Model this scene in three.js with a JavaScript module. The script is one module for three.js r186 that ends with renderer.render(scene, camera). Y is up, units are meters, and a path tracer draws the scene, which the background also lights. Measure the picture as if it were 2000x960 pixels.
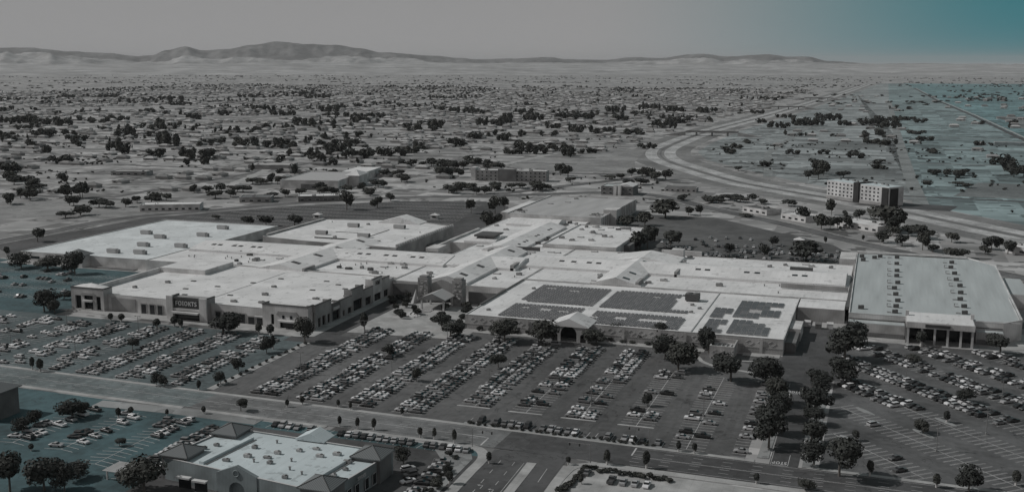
import * as THREE from 'three';
import { mergeGeometries } from 'three/addons/utils/BufferGeometryUtils.js';
import { FontLoader } from 'three/addons/loaders/FontLoader.js';
import { TextGeometry } from 'three/addons/geometries/TextGeometry.js';

// ---------------------------------------------------------------- camera, sky, sun, exposure
// world: x runs along the shopping centre's front (to the right), -z runs away from the viewer; metres
const scene = new THREE.Scene();
const HEADING = THREE.MathUtils.degToRad(19.04), PITCH = THREE.MathUtils.degToRad(9.585), EYE = 120;
const camera = new THREE.PerspectiveCamera(25.53, 1024 / 491, 1, 90000);
camera.position.set(0, EYE, 0);
camera.rotation.order = 'YXZ';
camera.rotation.set(-PITCH, HEADING, 0);
scene.add(camera);
const renderer = new THREE.WebGLRenderer({ antialias: true });
renderer.setSize(1024, 491);
renderer.toneMapping = THREE.LinearToneMapping;
renderer.toneMappingExposure = 0.48;
renderer.shadowMap.enabled = true;
document.body.appendChild(renderer.domElement);

const clamp = (x, a = 0, b = 1) => Math.min(b, Math.max(a, x));
const lerp = (a, b, t) => a + (b - a) * t;
const smooth = (a, b, x) => { const t = clamp((x - a) / (b - a)); return t * t * (3 - 2 * t); };
function skyTexture() {                    // hazy grey air, turning to a teal sky on the right-hand side
  const W = 2048, H = 1024, d = new Float32Array(W * H * 4);
  for (let j = 0; j < H; j++) {
    const el = ((j + 0.5) / H - 0.5) * Math.PI, e = Math.max(0, el) / (Math.PI / 2);
    const g = 0.645 * (0.53 + 0.47 * Math.pow(1 - e, 5)) ;
    for (let i = 0; i < W; i++) {
      const a = ((i + 0.5) / W - 0.5) * 2 * Math.PI;           // atan2(z, x)
      let rel = (a + Math.PI / 2 + HEADING) * 180 / Math.PI;    // degrees to the right of the camera heading
      rel = ((rel + 540) % 360) - 180;
      const t = smooth(3, 27, rel) * (1 - smooth(45, 100, rel));
      const k = (j * W + i) * 4;
      d[k] = g * lerp(0.985, 0.09, t); d[k + 1] = g * lerp(0.98, 0.56, t); d[k + 2] = g * lerp(0.985, 0.66, t); d[k + 3] = 1;
    }
  }
  const t = new THREE.DataTexture(d, W, H, THREE.RGBAFormat, THREE.FloatType);
  t.mapping = THREE.EquirectangularReflectionMapping; t.magFilter = t.minFilter = THREE.LinearFilter; t.needsUpdate = true;
  return t;
}
scene.background = skyTexture();
scene.environment = scene.background;
const SUN_EL = 41 * Math.PI / 180, SUN_AZ = -12 * Math.PI / 180;
const sunDir = new THREE.Vector3(-Math.cos(SUN_EL) * Math.cos(SUN_AZ), Math.sin(SUN_EL), -Math.cos(SUN_EL) * Math.sin(SUN_AZ));
const sun = new THREE.DirectionalLight(new THREE.Color().setRGB(1, 0.985, 0.965), 4.5);
sun.target.position.set(-160, 0, -480); scene.add(sun.target);
sun.position.copy(sun.target.position).addScaledVector(sunDir, 900);
sun.castShadow = true; sun.shadow.radius = 1.5; sun.shadow.mapSize.set(4096, 4096);
Object.assign(sun.shadow.camera, { left: -700, right: 700, top: 700, bottom: -700, near: 10, far: 2500 });
scene.add(sun);

// ---------------------------------------------------------------- helpers
function rng(seed) { let a = seed >>> 0; return () => { a = (a + 0x6D2B79F5) | 0; let t = Math.imul(a ^ (a >>> 15), 1 | a); t = (t + Math.imul(t ^ (t >>> 7), 61 | t)) ^ t; return ((t ^ (t >>> 14)) >>> 0) / 4294967296; }; }
const used = new Map();
function numbered(n) { const k = used.get(n) || 0; used.set(n, k + 1); return k ? `${n}_${String(k).padStart(3, '0')}` : n; }
function tag(o, label, category, group) { o.userData.label = label; o.userData.category = category; if (group) o.userData.group = group; return o; }
const origin = new WeakMap();
function thing(name, label, category, u, v, group) {
  const g = new THREE.Group(); g.name = numbered(name); g.position.set(u, 0, -v); origin.set(g, g.position.clone());
  tag(g, label, category, group); scene.add(g); return g;
}
function plain(g) { const n = g.index ? g.toNonIndexed() : g.clone(); for (const k of Object.keys(n.attributes)) if (k !== 'position' && k !== 'normal') n.deleteAttribute(k); n.morphAttributes = {}; if (!n.attributes.normal) n.computeVertexNormals(); n.clearGroups(); return n; }
function metreUV(g) {                      // uv in metres, one box side per face
  const p = g.attributes.position, uv = new Float32Array(p.count * 2), a = new THREE.Vector3(), b = new THREE.Vector3(), c = new THREE.Vector3();
  for (let i = 0; i < p.count; i += 3) {
    a.fromBufferAttribute(p, i); b.fromBufferAttribute(p, i + 1).sub(a); c.fromBufferAttribute(p, i + 2).sub(a); b.cross(c);
    const x = Math.abs(b.x), y = Math.abs(b.y), z = Math.abs(b.z);
    for (let k = i; k < i + 3; k++) {
      const X = p.getX(k), Y = p.getY(k), Z = p.getZ(k);
      if (y >= x && y >= z) { uv[2 * k] = X; uv[2 * k + 1] = -Z; } else if (x >= z) { uv[2 * k] = -Z; uv[2 * k + 1] = Y; } else { uv[2 * k] = X; uv[2 * k + 1] = Y; }
    }
  }
  g.setAttribute('uv', new THREE.BufferAttribute(uv, 2)); return g;
}
const join = geoms => metreUV(mergeGeometries([].concat(geoms).map(plain)));
function rootOf(p) { while (p && !origin.has(p)) p = p.parent; return p ? origin.get(p) : null; }
function part(parent, name, geoms, m, label) {
  const g = join(geoms), o = rootOf(parent); if (o) g.translate(-o.x, -o.y, -o.z);
  const mesh = new THREE.Mesh(g, m); mesh.name = name; mesh.castShadow = mesh.receiveShadow = true;
  if (label) mesh.userData.label = label;
  parent.add(mesh); return mesh;
}
function struct(name, geoms, m) { const s = part(scene, numbered(name), geoms, m); s.userData.kind = 'structure'; return s; }
// boxes and prisms in (u right, y up, v away)
const box = (u0, u1, y0, y1, v0, v1) => new THREE.BoxGeometry(u1 - u0, y1 - y0, v1 - v0).translate((u0 + u1) / 2, (y0 + y1) / 2, -(v0 + v1) / 2);
function tris(list) { const g = new THREE.BufferGeometry(); g.setAttribute('position', new THREE.BufferAttribute(new Float32Array(list.flat()), 3)); g.computeVertexNormals(); return g; }
const q4 = (a, b, c, d) => [a, b, c, a, c, d];
const P3 = (u, y, v) => [u, y, -v];
function gable(u0, u1, v0, v1, y0, y1, along, yb = y0 - 0.4) {   // pitched roof with closed ends, ridge along u or v
  const A = P3(u0, y0, v0), B = P3(u1, y0, v0), C = P3(u1, y0, v1), D = P3(u0, y0, v1);
  const a = P3(u0, yb, v0), b = P3(u1, yb, v0), c = P3(u1, yb, v1), d = P3(u0, yb, v1), um = (u0 + u1) / 2, vm = (v0 + v1) / 2;
  const t = [...q4(a, b, B, A), ...q4(b, c, C, B), ...q4(c, d, D, C), ...q4(d, a, A, D)];
  if (along === 'u') { const E = P3(u0, y1, vm), F = P3(u1, y1, vm); t.push(...q4(A, B, F, E), ...q4(C, D, E, F), B, C, F, D, A, E); }
  else { const E = P3(um, y1, v0), F = P3(um, y1, v1); t.push(...q4(B, C, F, E), ...q4(D, A, E, F), A, B, E, C, D, F); }
  return tris(t);
}
function hip(u0, u1, v0, v1, y0, y1, yb = y0 - 0.3, r = 0) {     // hipped roof, r = half ridge length along u
  const A = P3(u0, y0, v0), B = P3(u1, y0, v0), C = P3(u1, y0, v1), D = P3(u0, y0, v1), um = (u0 + u1) / 2, vm = (v0 + v1) / 2;
  const a = P3(u0, yb, v0), b = P3(u1, yb, v0), c = P3(u1, yb, v1), d = P3(u0, yb, v1), E = P3(um - r, y1, vm), F = P3(um + r, y1, vm);
  const t = [...q4(a, b, B, A), ...q4(b, c, C, B), ...q4(c, d, D, C), ...q4(d, a, A, D)];
  if (r) t.push(...q4(A, B, F, E), ...q4(C, D, E, F), B, C, F, D, A, E); else t.push(A, B, E, B, C, E, C, D, E, D, A, E);
  return tris(t);
}
const upExtrude = (shape, y0, h) => { const g = new THREE.ExtrudeGeometry(shape, { depth: h, bevelEnabled: false }); g.rotateX(-Math.PI / 2); g.translate(0, y0, 0); return g; };
const polyShape = pts => new THREE.Shape(pts.map(p => new THREE.Vector2(p[0], p[1])));
function inset(pts, d) {
  const n = pts.length, area = pts.reduce((s, p, i) => { const q = pts[(i + 1) % n]; return s + p[0] * q[1] - q[0] * p[1]; }, 0), sg = area > 0 ? 1 : -1;
  return pts.map((p, i) => {
    const a = pts[(i + n - 1) % n], b = pts[(i + 1) % n];
    const e1 = new THREE.Vector2(p[0] - a[0], p[1] - a[1]).normalize(), e2 = new THREE.Vector2(b[0] - p[0], b[1] - p[1]).normalize();
    const n1 = new THREE.Vector2(-e1.y, e1.x).multiplyScalar(sg), n2 = new THREE.Vector2(-e2.y, e2.x).multiplyScalar(sg);
    const k = d / (1 + n1.dot(n2)); return [p[0] + (n1.x + n2.x) * k, p[1] + (n1.y + n2.y) * k];
  });
}
const rect = (u0, u1, v0, v1) => [[u0, v0], [u1, v0], [u1, v1], [u0, v1]];
function ring(pts, t, y0, h) { const s = polyShape(pts); s.holes.push(new THREE.Path(inset(pts, t).map(p => new THREE.Vector2(p[0], p[1])))); return upExtrude(s, y0, h); }
const slab = (pts, y0, h) => upExtrude(polyShape(pts), y0, h);
const sheet = (pts, y) => { const g = new THREE.ShapeGeometry(polyShape(pts)); g.rotateX(-Math.PI / 2); g.translate(0, y, 0); return g; };
// front wall (facing the viewer) with openings: outline and holes in (u, y); its face is at v, its body goes away by t
function frontWall(outline, holes, v, t) {
  const s = new THREE.Shape(outline.map(p => new THREE.Vector2(p[0], p[1])));
  for (const h of holes) s.holes.push(h.isPath || h instanceof THREE.Path ? h : new THREE.Path([[h[0], h[2]], [h[0], h[3]], [h[1], h[3]], [h[1], h[2]]].map(p => new THREE.Vector2(...p))));
  const g = new THREE.ExtrudeGeometry(s, { depth: t, bevelEnabled: false, curveSegments: 10 }); g.translate(0, 0, -v - t); return g;
}
// side wall facing +u: outline and holes in (v, y); face at u, body goes to -u by t
function sideWall(outline, holes, u, t) {
  const s = new THREE.Shape(outline.map(p => new THREE.Vector2(p[0], p[1])));
  for (const h of holes) s.holes.push(new THREE.Path([[h[0], h[2]], [h[0], h[3]], [h[1], h[3]], [h[1], h[2]]].map(p => new THREE.Vector2(...p))));
  const g = new THREE.ExtrudeGeometry(s, { depth: t, bevelEnabled: false }); g.rotateY(Math.PI / 2); g.translate(u - t, 0, 0); return g;
}
function archHole(u0, u1, y0, y1) { const r = (u1 - u0) / 2, p = new THREE.Path(); p.moveTo(u0, y0); p.lineTo(u0, y1 - r); p.absarc((u0 + u1) / 2, y1 - r, r, Math.PI, 0, true); p.lineTo(u1, y0); p.lineTo(u0, y0); return p; }
// strip of a given width along a polyline in (u, v)
function ribbon(pts, w, y, off = 0) {
  const t = [], L = [], R = [];
  pts.forEach((p, i) => {
    const a = pts[Math.max(0, i - 1)], b = pts[Math.min(pts.length - 1, i + 1)], d = new THREE.Vector2(b[0] - a[0], b[1] - a[1]).normalize();
    const n = [-d.y, d.x]; L.push([p[0] + n[0] * (off + w / 2), p[1] + n[1] * (off + w / 2)]); R.push([p[0] + n[0] * (off - w / 2), p[1] + n[1] * (off - w / 2)]);
  });
  for (let i = 0; i + 1 < pts.length; i++) t.push(...q4(P3(R[i][0], y, R[i][1]), P3(R[i + 1][0], y, R[i + 1][1]), P3(L[i + 1][0], y, L[i + 1][1]), P3(L[i][0], y, L[i][1])));
  return tris(t);
}
function curve(pts, n) { return new THREE.CatmullRomCurve3(pts.map(p => new THREE.Vector3(p[0], 0, p[1]))).getPoints(n).map(p => [p.x, p.z]); }
// thin painted bar from a to b
const bar = (a, b, w, y) => ribbon([a, b], w, y);

// ---------------------------------------------------------------- noise and textures
const HB = new Float32Array(65536); { const r = rng(7); for (let i = 0; i < 65536; i++) HB[i] = r(); }
const hash = (x, y) => HB[((x * 197 + y * 7919 + (x * y) % 251) & 65535)];
function vnoise(x, y, p) {                 // value noise, period p
  const x0 = Math.floor(x), y0 = Math.floor(y), fx = x - x0, fy = y - y0, sx = fx * fx * (3 - 2 * fx), sy = fy * fy * (3 - 2 * fy);
  const m = k => ((k % p) + p) % p, xa = m(x0), xb = m(x0 + 1), ya = m(y0), yb = m(y0 + 1);
  return lerp(lerp(hash(xa, ya), hash(xb, ya), sx), lerp(hash(xa, yb), hash(xb, yb), sx), sy);
}
function fbm(x, y, p, oct) { let s = 0, a = 0.5, t = 0; for (let i = 0; i < oct; i++) { s += a * vnoise(x, y, p); t += a; x *= 2; y *= 2; p *= 2; a *= 0.55; } return s / t; }
function texture(w, h, fn, tileU, tileV = tileU) {
  const d = new Uint8Array(w * h * 4);
  for (let j = 0; j < h; j++) for (let i = 0; i < w; i++) { const c = fn(i / w, j / h), k = (j * w + i) * 4, v = Array.isArray(c) ? c : [c, c, c]; for (let n = 0; n < 3; n++) d[k + n] = clamp(v[n]) * 255; d[k + 3] = 255; }
  const t = new THREE.DataTexture(d, w, h); t.colorSpace = THREE.SRGBColorSpace; t.wrapS = t.wrapT = THREE.RepeatWrapping; t.magFilter = THREE.LinearFilter; t.minFilter = THREE.LinearMipmapLinearFilter; t.generateMipmaps = true;
  t.repeat.set(1 / tileU, 1 / tileV); t.needsUpdate = true; return t;
}
const dither = rng(99);
const G = (r, g = r, b = r) => new THREE.Color().setRGB(r, g, b);
const mat = (color, map = null, rough = 0.9, extra = {}) => new THREE.MeshStandardMaterial({ color, map, roughness: rough, metalness: 0, ...extra });
// maps are near-white multipliers; the colour carries the base colour, with an overlaid teal cast painted into some
const texRoof = texture(1024, 1024, (x, y) => {
  const a = fbm(x * 6, y * 6, 6, 5), s = vnoise(x * 90, y * 5, 5) , f = dither();
  let v = 0.93 + (a - 0.5) * 0.16 + (s - 0.5) * 0.03 + (f - 0.5) * 0.05;
  if (Math.abs((x * 16) % 1) < 0.018) v -= 0.05;
  if (fbm(x * 22 + 5, y * 22, 22, 3) > 0.72) v -= 0.1;
  return v;
}, 58);
const texRoofGrey = texture(512, 512, (x, y) => { const a = fbm(x * 8, y * 2, 2, 5), s = fbm(x * 64, y * 4, 4, 3); return 0.91 + (a - 0.5) * 0.12 + (s - 0.5) * 0.05 + (dither() - 0.5) * 0.06; }, 60, 90);
const texAsphalt = texture(1024, 1024, (x, y) => {   // weathered, patched and cracked
  const a = fbm(x * 5, y * 5, 5, 5), b = fbm(x * 40, y * 40, 40, 3);
  const c = Math.abs(fbm(x * 9 + 3, y * 9, 9, 4) - 0.5);
  return 0.86 + (a - 0.5) * 0.4 + (b - 0.5) * 0.2 + (dither() - 0.5) * 0.12 - (c < 0.006 ? 0.16 : 0) - (hash(Math.floor(x * 7), Math.floor(y * 9) + 3) > 0.86 ? 0.06 : 0);
}, 90);
const texSoil = texture(1024, 1024, (x, y) => { const a = fbm(x * 6, y * 6, 6, 6), b = fbm(x * 30, y * 30, 30, 4); return 0.83 + (a - 0.5) * 0.34 + (b - 0.5) * 0.3 - (b > 0.66 ? 0.14 : 0) + (dither() - 0.5) * 0.08; }, 260);
const texPlain = texture(2048, 2048, (x, y) => {   // dry yards, lots, scrub and fields
  const a = fbm(x * 7, y * 7, 7, 4), b = fbm(x * 60, y * 60, 60, 4), cx = Math.floor(x * 46), cy = Math.floor(y * 62), c = hash(cx + 11, cy * 3 + 5), s = hash(Math.floor(x * 180), Math.floor(y * 300) + 77);
  return 0.80 + (a - 0.5) * 0.26 + (b - 0.5) * 0.34 + (c - 0.5) * 0.3 - (b > 0.6 && s > 0.35 ? 0.32 : 0) + (s > 0.9 ? 0.16 : 0);
}, 1700);
const texHill = texture(1024, 512, (x, y) => { const a = fbm(x * 24, y * 12, 12, 5), b = fbm(x * 90, y * 40, 40, 3); return 0.84 + (a - 0.5) * 0.42 + (b - 0.5) * 0.25; }, 6000, 4000);
const texWall = texture(512, 512, (x, y) => { const a = fbm(x * 5, y * 5, 5, 5), s = fbm(x * 60, y * 3, 3, 3); return 0.9 + (a - 0.5) * 0.3 + (s - 0.5) * 0.06 + (dither() - 0.5) * 0.06; }, 23);
const texConcrete = texture(512, 512, (x, y) => { const a = fbm(x * 6, y * 6, 6, 5); let v = 0.9 + (a - 0.5) * 0.3 + (dither() - 0.5) * 0.08; if ((x * 8) % 1 < 0.02 || (y * 8) % 1 < 0.02) v -= 0.08; return v; }, 24);
const texRibs = texture(64, 64, (x) => 0.85 + 0.12 * Math.sin(x * Math.PI * 16) + (dither() - 0.5) * 0.06, 4);
const M = {
  roof: mat(G(0.80, 0.80, 0.80), texRoof), roofC: mat(G(0.74, 0.775, 0.785), texRoof), roofB: mat(G(0.62, 0.695, 0.715), texRoof), roofPale: mat(G(0.5), texRoofGrey), roofGrey: mat(G(0.52, 0.56, 0.565), texRoofGrey), metalRoof: mat(G(0.62, 0.62, 0.62), texRibs, 0.55),  // roofC, roofB and roofGrey have the overlaid teal cast painted in
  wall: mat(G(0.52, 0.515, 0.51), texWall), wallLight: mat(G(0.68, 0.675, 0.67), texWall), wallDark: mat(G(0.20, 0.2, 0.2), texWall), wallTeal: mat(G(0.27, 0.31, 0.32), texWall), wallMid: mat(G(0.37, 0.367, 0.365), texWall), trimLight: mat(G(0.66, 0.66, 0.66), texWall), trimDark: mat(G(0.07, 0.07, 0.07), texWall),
  glass: new THREE.MeshPhysicalMaterial({ color: G(0.02, 0.022, 0.024), roughness: 0.12, metalness: 0 }), dark: mat(G(0.035, 0.035, 0.035), texWall),
  unit: mat(G(0.34, 0.34, 0.34), texRibs, 0.6), unitDark: mat(G(0.12, 0.12, 0.12), texRibs, 0.7), unitLight: mat(G(0.55), texRibs, 0.6),
  tile: mat(G(0.20, 0.215, 0.22), texRibs, 0.85), tileDark: mat(G(0.15, 0.15, 0.15), texRibs, 0.85),
  asphalt: mat(G(0.165, 0.165, 0.167), texAsphalt), asphaltDark: mat(G(0.10, 0.10, 0.102), texAsphalt), rearLot: mat(G(0.15, 0.15, 0.15), texSoil), asphaltMid: mat(G(0.138, 0.139, 0.141), texAsphalt), roadTealCast: mat(G(0.19, 0.225, 0.23), texAsphalt), asphaltTealCast: mat(G(0.07, 0.132, 0.146), texAsphalt), roadPale: mat(G(0.225, 0.23, 0.232), texAsphalt), streetPale: mat(G(0.3, 0.32, 0.32), texAsphalt), freeway: mat(G(0.55, 0.555, 0.555), texAsphalt),  // blue-green road and lot asphalt: overlaid teal cast painted into the colour
  concrete: mat(G(0.46, 0.46, 0.455), texConcrete), kerb: mat(G(0.5, 0.5, 0.5), texConcrete), gravel: mat(G(0.4, 0.41, 0.41), texSoil), verge: mat(G(0.30, 0.3, 0.298), texSoil), scrub: mat(G(0.24, 0.26, 0.262), texSoil), soil: mat(G(0.31, 0.307, 0.303), texSoil), soilA: mat(G(0.40, 0.435, 0.44), texPlain), soilC: mat(G(0.22, 0.36, 0.38), texPlain), soilTeal: mat(G(0.31, 0.40, 0.41), texPlain), plain: mat(G(0.49, 0.487, 0.485), texPlain), field: mat(G(0.38, 0.38, 0.378), texSoil), fieldDark: mat(G(0.2, 0.2, 0.2), texSoil),  // soilA, soilTeal, soilC: teal cast painted in, stronger step by step
  paint: mat(G(0.62, 0.62, 0.62), texConcrete), hill: mat(G(0.48, 0.48, 0.48), texHill), hillDark: mat(G(0.23, 0.23, 0.232), texHill),
  panel: new THREE.MeshPhysicalMaterial({ color: G(0.10, 0.102, 0.107), roughness: 0.35, clearcoat: 0.3 }), panelB: new THREE.MeshPhysicalMaterial({ color: G(0.15, 0.15, 0.155), roughness: 0.4, clearcoat: 0.3 }), panelFrame: mat(G(0.4), null, 0.5),
  bark: mat(G(0.13, 0.12, 0.11)), barkPale: mat(G(0.5, 0.49, 0.48)), hedge: null,
};
// ---------------------------------------------------------------- the ground, hills and roads
{
  const g = new THREE.PlaneGeometry(90000, 90000, 60, 60); g.rotateX(-Math.PI / 2); g.translate(0, 0, -20000);
  struct('ground', [g], M.plain);
}
// hills on the horizon: bearing to the right of the heading in degrees, ridge height in metres at its distance
{
  const ridge = [[-40, 230], [-34, 300], [-30, 280], [-25.2, 322], [-23.8, 328], [-21.9, 278], [-20.2, 255], [-18.8, 212], [-18.2, 226], [-17.4, 300], [-16.5, 352], [-15.7, 300], [-14.6, 318], [-13.1, 388], [-12, 437], [-10.5, 395], [-9, 384], [-8, 340], [-6.7, 275], [-4, 222], [-2.7, 190], [-1.9, 168], [0, 182], [1.9, 200], [2.9, 170], [4.8, 160], [6.3, 200], [7.7, 190], [9.2, 242], [9.8, 250], [11.1, 210], [13.1, 240], [14.1, 205], [15, 205], [16.1, 140], [18.1, 100], [20.4, 108], [22.7, 95], [25, 70], [30, 110], [36, 160], [42, 120]];
  const ridgeAt = b => { for (let i = 0; i + 1 < ridge.length; i++) if (b <= ridge[i + 1][0]) { const t = clamp((b - ridge[i][0]) / (ridge[i + 1][0] - ridge[i][0])); return lerp(ridge[i][1], ridge[i + 1][1], t * t * (3 - 2 * t)); } return 100; };
  const make = (name, nb, nd, d0, d1, fn, m) => {
    const t = [], at = (i, j) => { const b = lerp(-40, 42, i / nb), d = lerp(d0, d1, j / nd), a = HEADING - b * Math.PI / 180; return [-Math.sin(a) * d, fn(b, j / nd), -Math.cos(a) * d]; };
    const grid = []; for (let i = 0; i <= nb; i++) { grid.push([]); for (let j = 0; j <= nd; j++) grid[i].push(at(i, j)); }
    const pos = [], idx = []; for (let i = 0; i <= nb; i++) for (let j = 0; j <= nd; j++) pos.push(...grid[i][j]);
    for (let i = 0; i < nb; i++) for (let j = 0; j < nd; j++) { const a = i * (nd + 1) + j, b = a + nd + 1; idx.push(a, b, b + 1, a, b + 1, a + 1); }
    const g = new THREE.BufferGeometry(); g.setAttribute('position', new THREE.BufferAttribute(new Float32Array(pos), 3)); g.setIndex(idx); g.computeVertexNormals();
    struct(name, [g], m);
  };
  const rid = (x, y, o) => { let s = 0, a = 0.5; for (let i = 0; i < o; i++) { s += a * (1 - Math.abs(2 * vnoise(x, y, 4096) - 1)); x *= 2.1; y *= 2.1; a *= 0.5; } return s; };
  // pale slopes rising to the foot of the range
  make('alluvial_slope', 420, 26, 9000, 17500, (b, t) => -6 + smooth(0.12, 1, t) * (80 + 0.17 * ridgeAt(b) + 26 * rid(b * 1.4 + 100, t * 3, 3)) , M.hill);
  // the main range, dark and smooth-topped
  make('hill_range', 700, 40, 16200, 21000, (b, t) => {
    const R = ridgeAt(b) * 1.13, up = smooth(0, 0.5, t), down = 1 - 0.55 * smooth(0.5, 1, t), cut = 1 - smooth(0.3, 0.55, t), n = rid(b * 0.55 + t * 1.3 + 40, t * 2.2 - b * 0.25 + 7, 4);
    return -10 + R * up * down * (0.98 - 0.55 * cut * (0.85 - n)) + 46 * (rid(b * 2.1 + t * 3, t * 4 - b, 3) - 0.5) * up * (0.2 + cut);
  }, M.hillDark);
  // pale foothills in front of it
  make('foothills', 700, 34, 13800, 17600, (b, t) => {
    const R = ridgeAt(b), up = smooth(0, 0.6, t), n = rid(b * 0.7 - t * 1.1 + 300, t * 2.4 + b * 0.3, 5), m = vnoise(b * 0.35 + 60, t * 2, 4096);
    return -14 + up * (26 + 0.66 * R * (0.4 + 0.8 * m)) * (0.55 + 0.62 * n);
  }, M.hill);
}
const ROADV = u => 312.6 - 0.0285 * u;      // the street in front of the car park runs at a slight angle to the centre
const roadStrip = (u0, u1, w, y, off = 0) => ribbon([[u0, ROADV(u0)], [u1, ROADV(u1)]], w, y, off);
// unique worn asphalt of the main car park
const texLot = texture(2048, 1024, (x, y) => {
  const U = x * 420, V = y * 160, a = fbm(U / 46, V / 46, 4096, 5), b = fbm(U / 2.2, V / 2.2, 8192, 3);
  const aisle = Math.abs((((U - 420 + 35 + 9.8) % 19.6) + 19.6) % 19.6 - 9.8);
  let v = 0.84 + (a - 0.5) * 0.42 + (b - 0.5) * 0.2 + (dither() - 0.5) * 0.08;
  const w = fbm(U / 1.1, V / 14, 8192, 3); v += (w - 0.5) * 0.14;
  const c1 = Math.abs(fbm(U / 17 + 9, V / 17, 4096, 4) - 0.5); if (c1 < 0.0045) v -= 0.16;
  const o = fbm(U / 3 + 300, V / 3, 8192, 2); if (aisle > 4 && o > 0.78) v -= 0.14;
  return v;
}, 420, 160);
const matLot = mat(G(0.16, 0.16, 0.161), texLot);
struct('parking_lot', [sheet([[-234, 325.8], [-36, 320.2], [-36, 447], [-246, 447], [-246, 411], [-234, 411]], 0.06)], matLot);
const matLotLeft = mat(G(0.125, 0.16, 0.167), texLot);  // same asphalt, left part with the teal cast painted in
struct('parking_lot', [sheet([[-420, 331.2], [-234, 325.8], [-234, 411], [-420, 411]], 0.06)], matLotLeft);
struct('side_parking_lot', [sheet([[-700, 411], [-376, 411], [-376, 523], [-700, 523]], 0.06), sheet([[-700, 330], [-420, 331.2], [-420, 411], [-700, 411]], 0.06)], M.asphaltTealCast);  // paving colour holds the painted teal cast, stronger here
struct('service_road', [sheet(rect(-246, -178, 404, 419), 0.075), sheet(rect(-240, -226, 419, 506), 0.075)], M.asphaltDark);
struct('right_parking_lot', [sheet([[-14, 319.8], [130, 315.7], [130, 486], [-14, 486]], 0.06)], M.asphaltMid);
struct('entry_drive', [sheet([[-28.5, 319.8], [-20, 319.6], [-20, 400], [-14, 420], [-14, 505], [-36, 505], [-36, 420], [-28.5, 400]], 0.08)], M.asphaltDark);
struct('rear_parking_lot', [sheet([[-560, 560], [-500, 523], [-500, 665], [-262, 690], [-262, 750], [-300, 860], [-330, 885], [-400, 862], [-470, 808], [-545, 705]], 0.05)], M.asphaltDark);
struct('rear_right_parking_lot', [sheet([[-190, 640], [-14, 640], [-14, 700], [-30, 745], [-80, 800], [-125, 850], [-190, 850]], 0.05)], M.rearLot);
struct('corner_parking_lot', [sheet([[-420, 314.5], [-113, 303.4], [-113, 200], [-420, 200]], 0.05)], M.asphaltTealCast);  // teal cast painted into this lot as well
struct('store_forecourt', [sheet([[-199, 300], [-113, 299], [-113, 236], [-199, 236]], 0.065)], M.asphaltDark);
struct('corner_forecourt', [sheet([[-86, 302.5], [60, 298], [60, 250], [-84, 250]], 0.05)], M.concrete);
// the street: older pale surface to the left, newer dark surface from the junction on
struct('street', [roadStrip(-228, -112, 16.5, 0.10)], M.roadPale);
struct('street', [roadStrip(-900, -228, 16.5, 0.10)], M.roadTealCast);  // far left stretch: same surface, teal cast painted into its colour
struct('resurfaced_street', [roadStrip(-112, 300, 16.5, 0.10)], M.asphaltDark);
struct('side_street', [ribbon([[-99.5, 306.9], [-98, 240], [-97, 180]], 24, 0.085)], M.asphaltDark);
const kerbRun = (pts, w, h = 0.15) => { const a = ribbon(pts, w, h); const b = ribbon(pts, w, 0.0); const out = [a]; for (const s of [1, -1]) { const t = []; const L = []; pts.forEach((p, i) => { const q = pts[Math.max(0, i - 1)], r = pts[Math.min(pts.length - 1, i + 1)], d = new THREE.Vector2(r[0] - q[0], r[1] - q[1]).normalize(); L.push([p[0] - d.y * s * w / 2, p[1] + d.x * s * w / 2]); }); for (let i = 0; i + 1 < L.length; i++) t.push(...q4(P3(L[i][0], 0, L[i][1]), P3(L[i + 1][0], 0, L[i + 1][1]), P3(L[i + 1][0], h, L[i + 1][1]), P3(L[i][0], h, L[i][1]))); out.push(tris(t)); } return out; };
const along = (u0, u1, off) => [[u0, ROADV(u0) + off], [u1, ROADV(u1) + off]];
struct('sidewalk', [...kerbRun(along(-900, -33, 9.3), 2.0), ...kerbRun(along(-17.5, 300, 9.3), 2.0)], M.concrete);
struct('sidewalk', [...kerbRun(along(-900, -230, -9.4), 2.2), ...kerbRun(along(-222, -172, -9.4), 2.2), ...kerbRun(along(-162, -122, -9.4), 2.2)], M.concrete);
struct('sidewalk', kerbRun(curve([[-122, 306.7], [-116, 304.6], [-112.6, 299], [-111.9, 285], [-111, 240], [-110, 190]], 24), 3.4), M.concrete);
struct('sidewalk', kerbRun(curve([[60, 301.5], [-60, 303.8], [-76, 304.2], [-83.5, 300.5], [-85.2, 292], [-84.6, 270], [-84, 190]], 30), 3.2), M.concrete);
struct('gravel_verge', kerbRun([[-262, 304.2], [-230, 306.0], [-196, 305.3]], 6.5, 0.13), M.gravel);
struct('corner_planting_bed', [slab([[-131, 302.5], [-122, 303.8], [-117.6, 301.5], [-115, 296], [-114.6, 270], [-114, 240], [-117, 240], [-119, 270], [-122, 290]], 0, 0.14)], M.gravel);
struct('street_median', kerbRun([[-96.8, 299], [-96.4, 290], [-95.8, 270], [-95.3, 235]], 3, 0.16), M.concrete);
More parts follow.
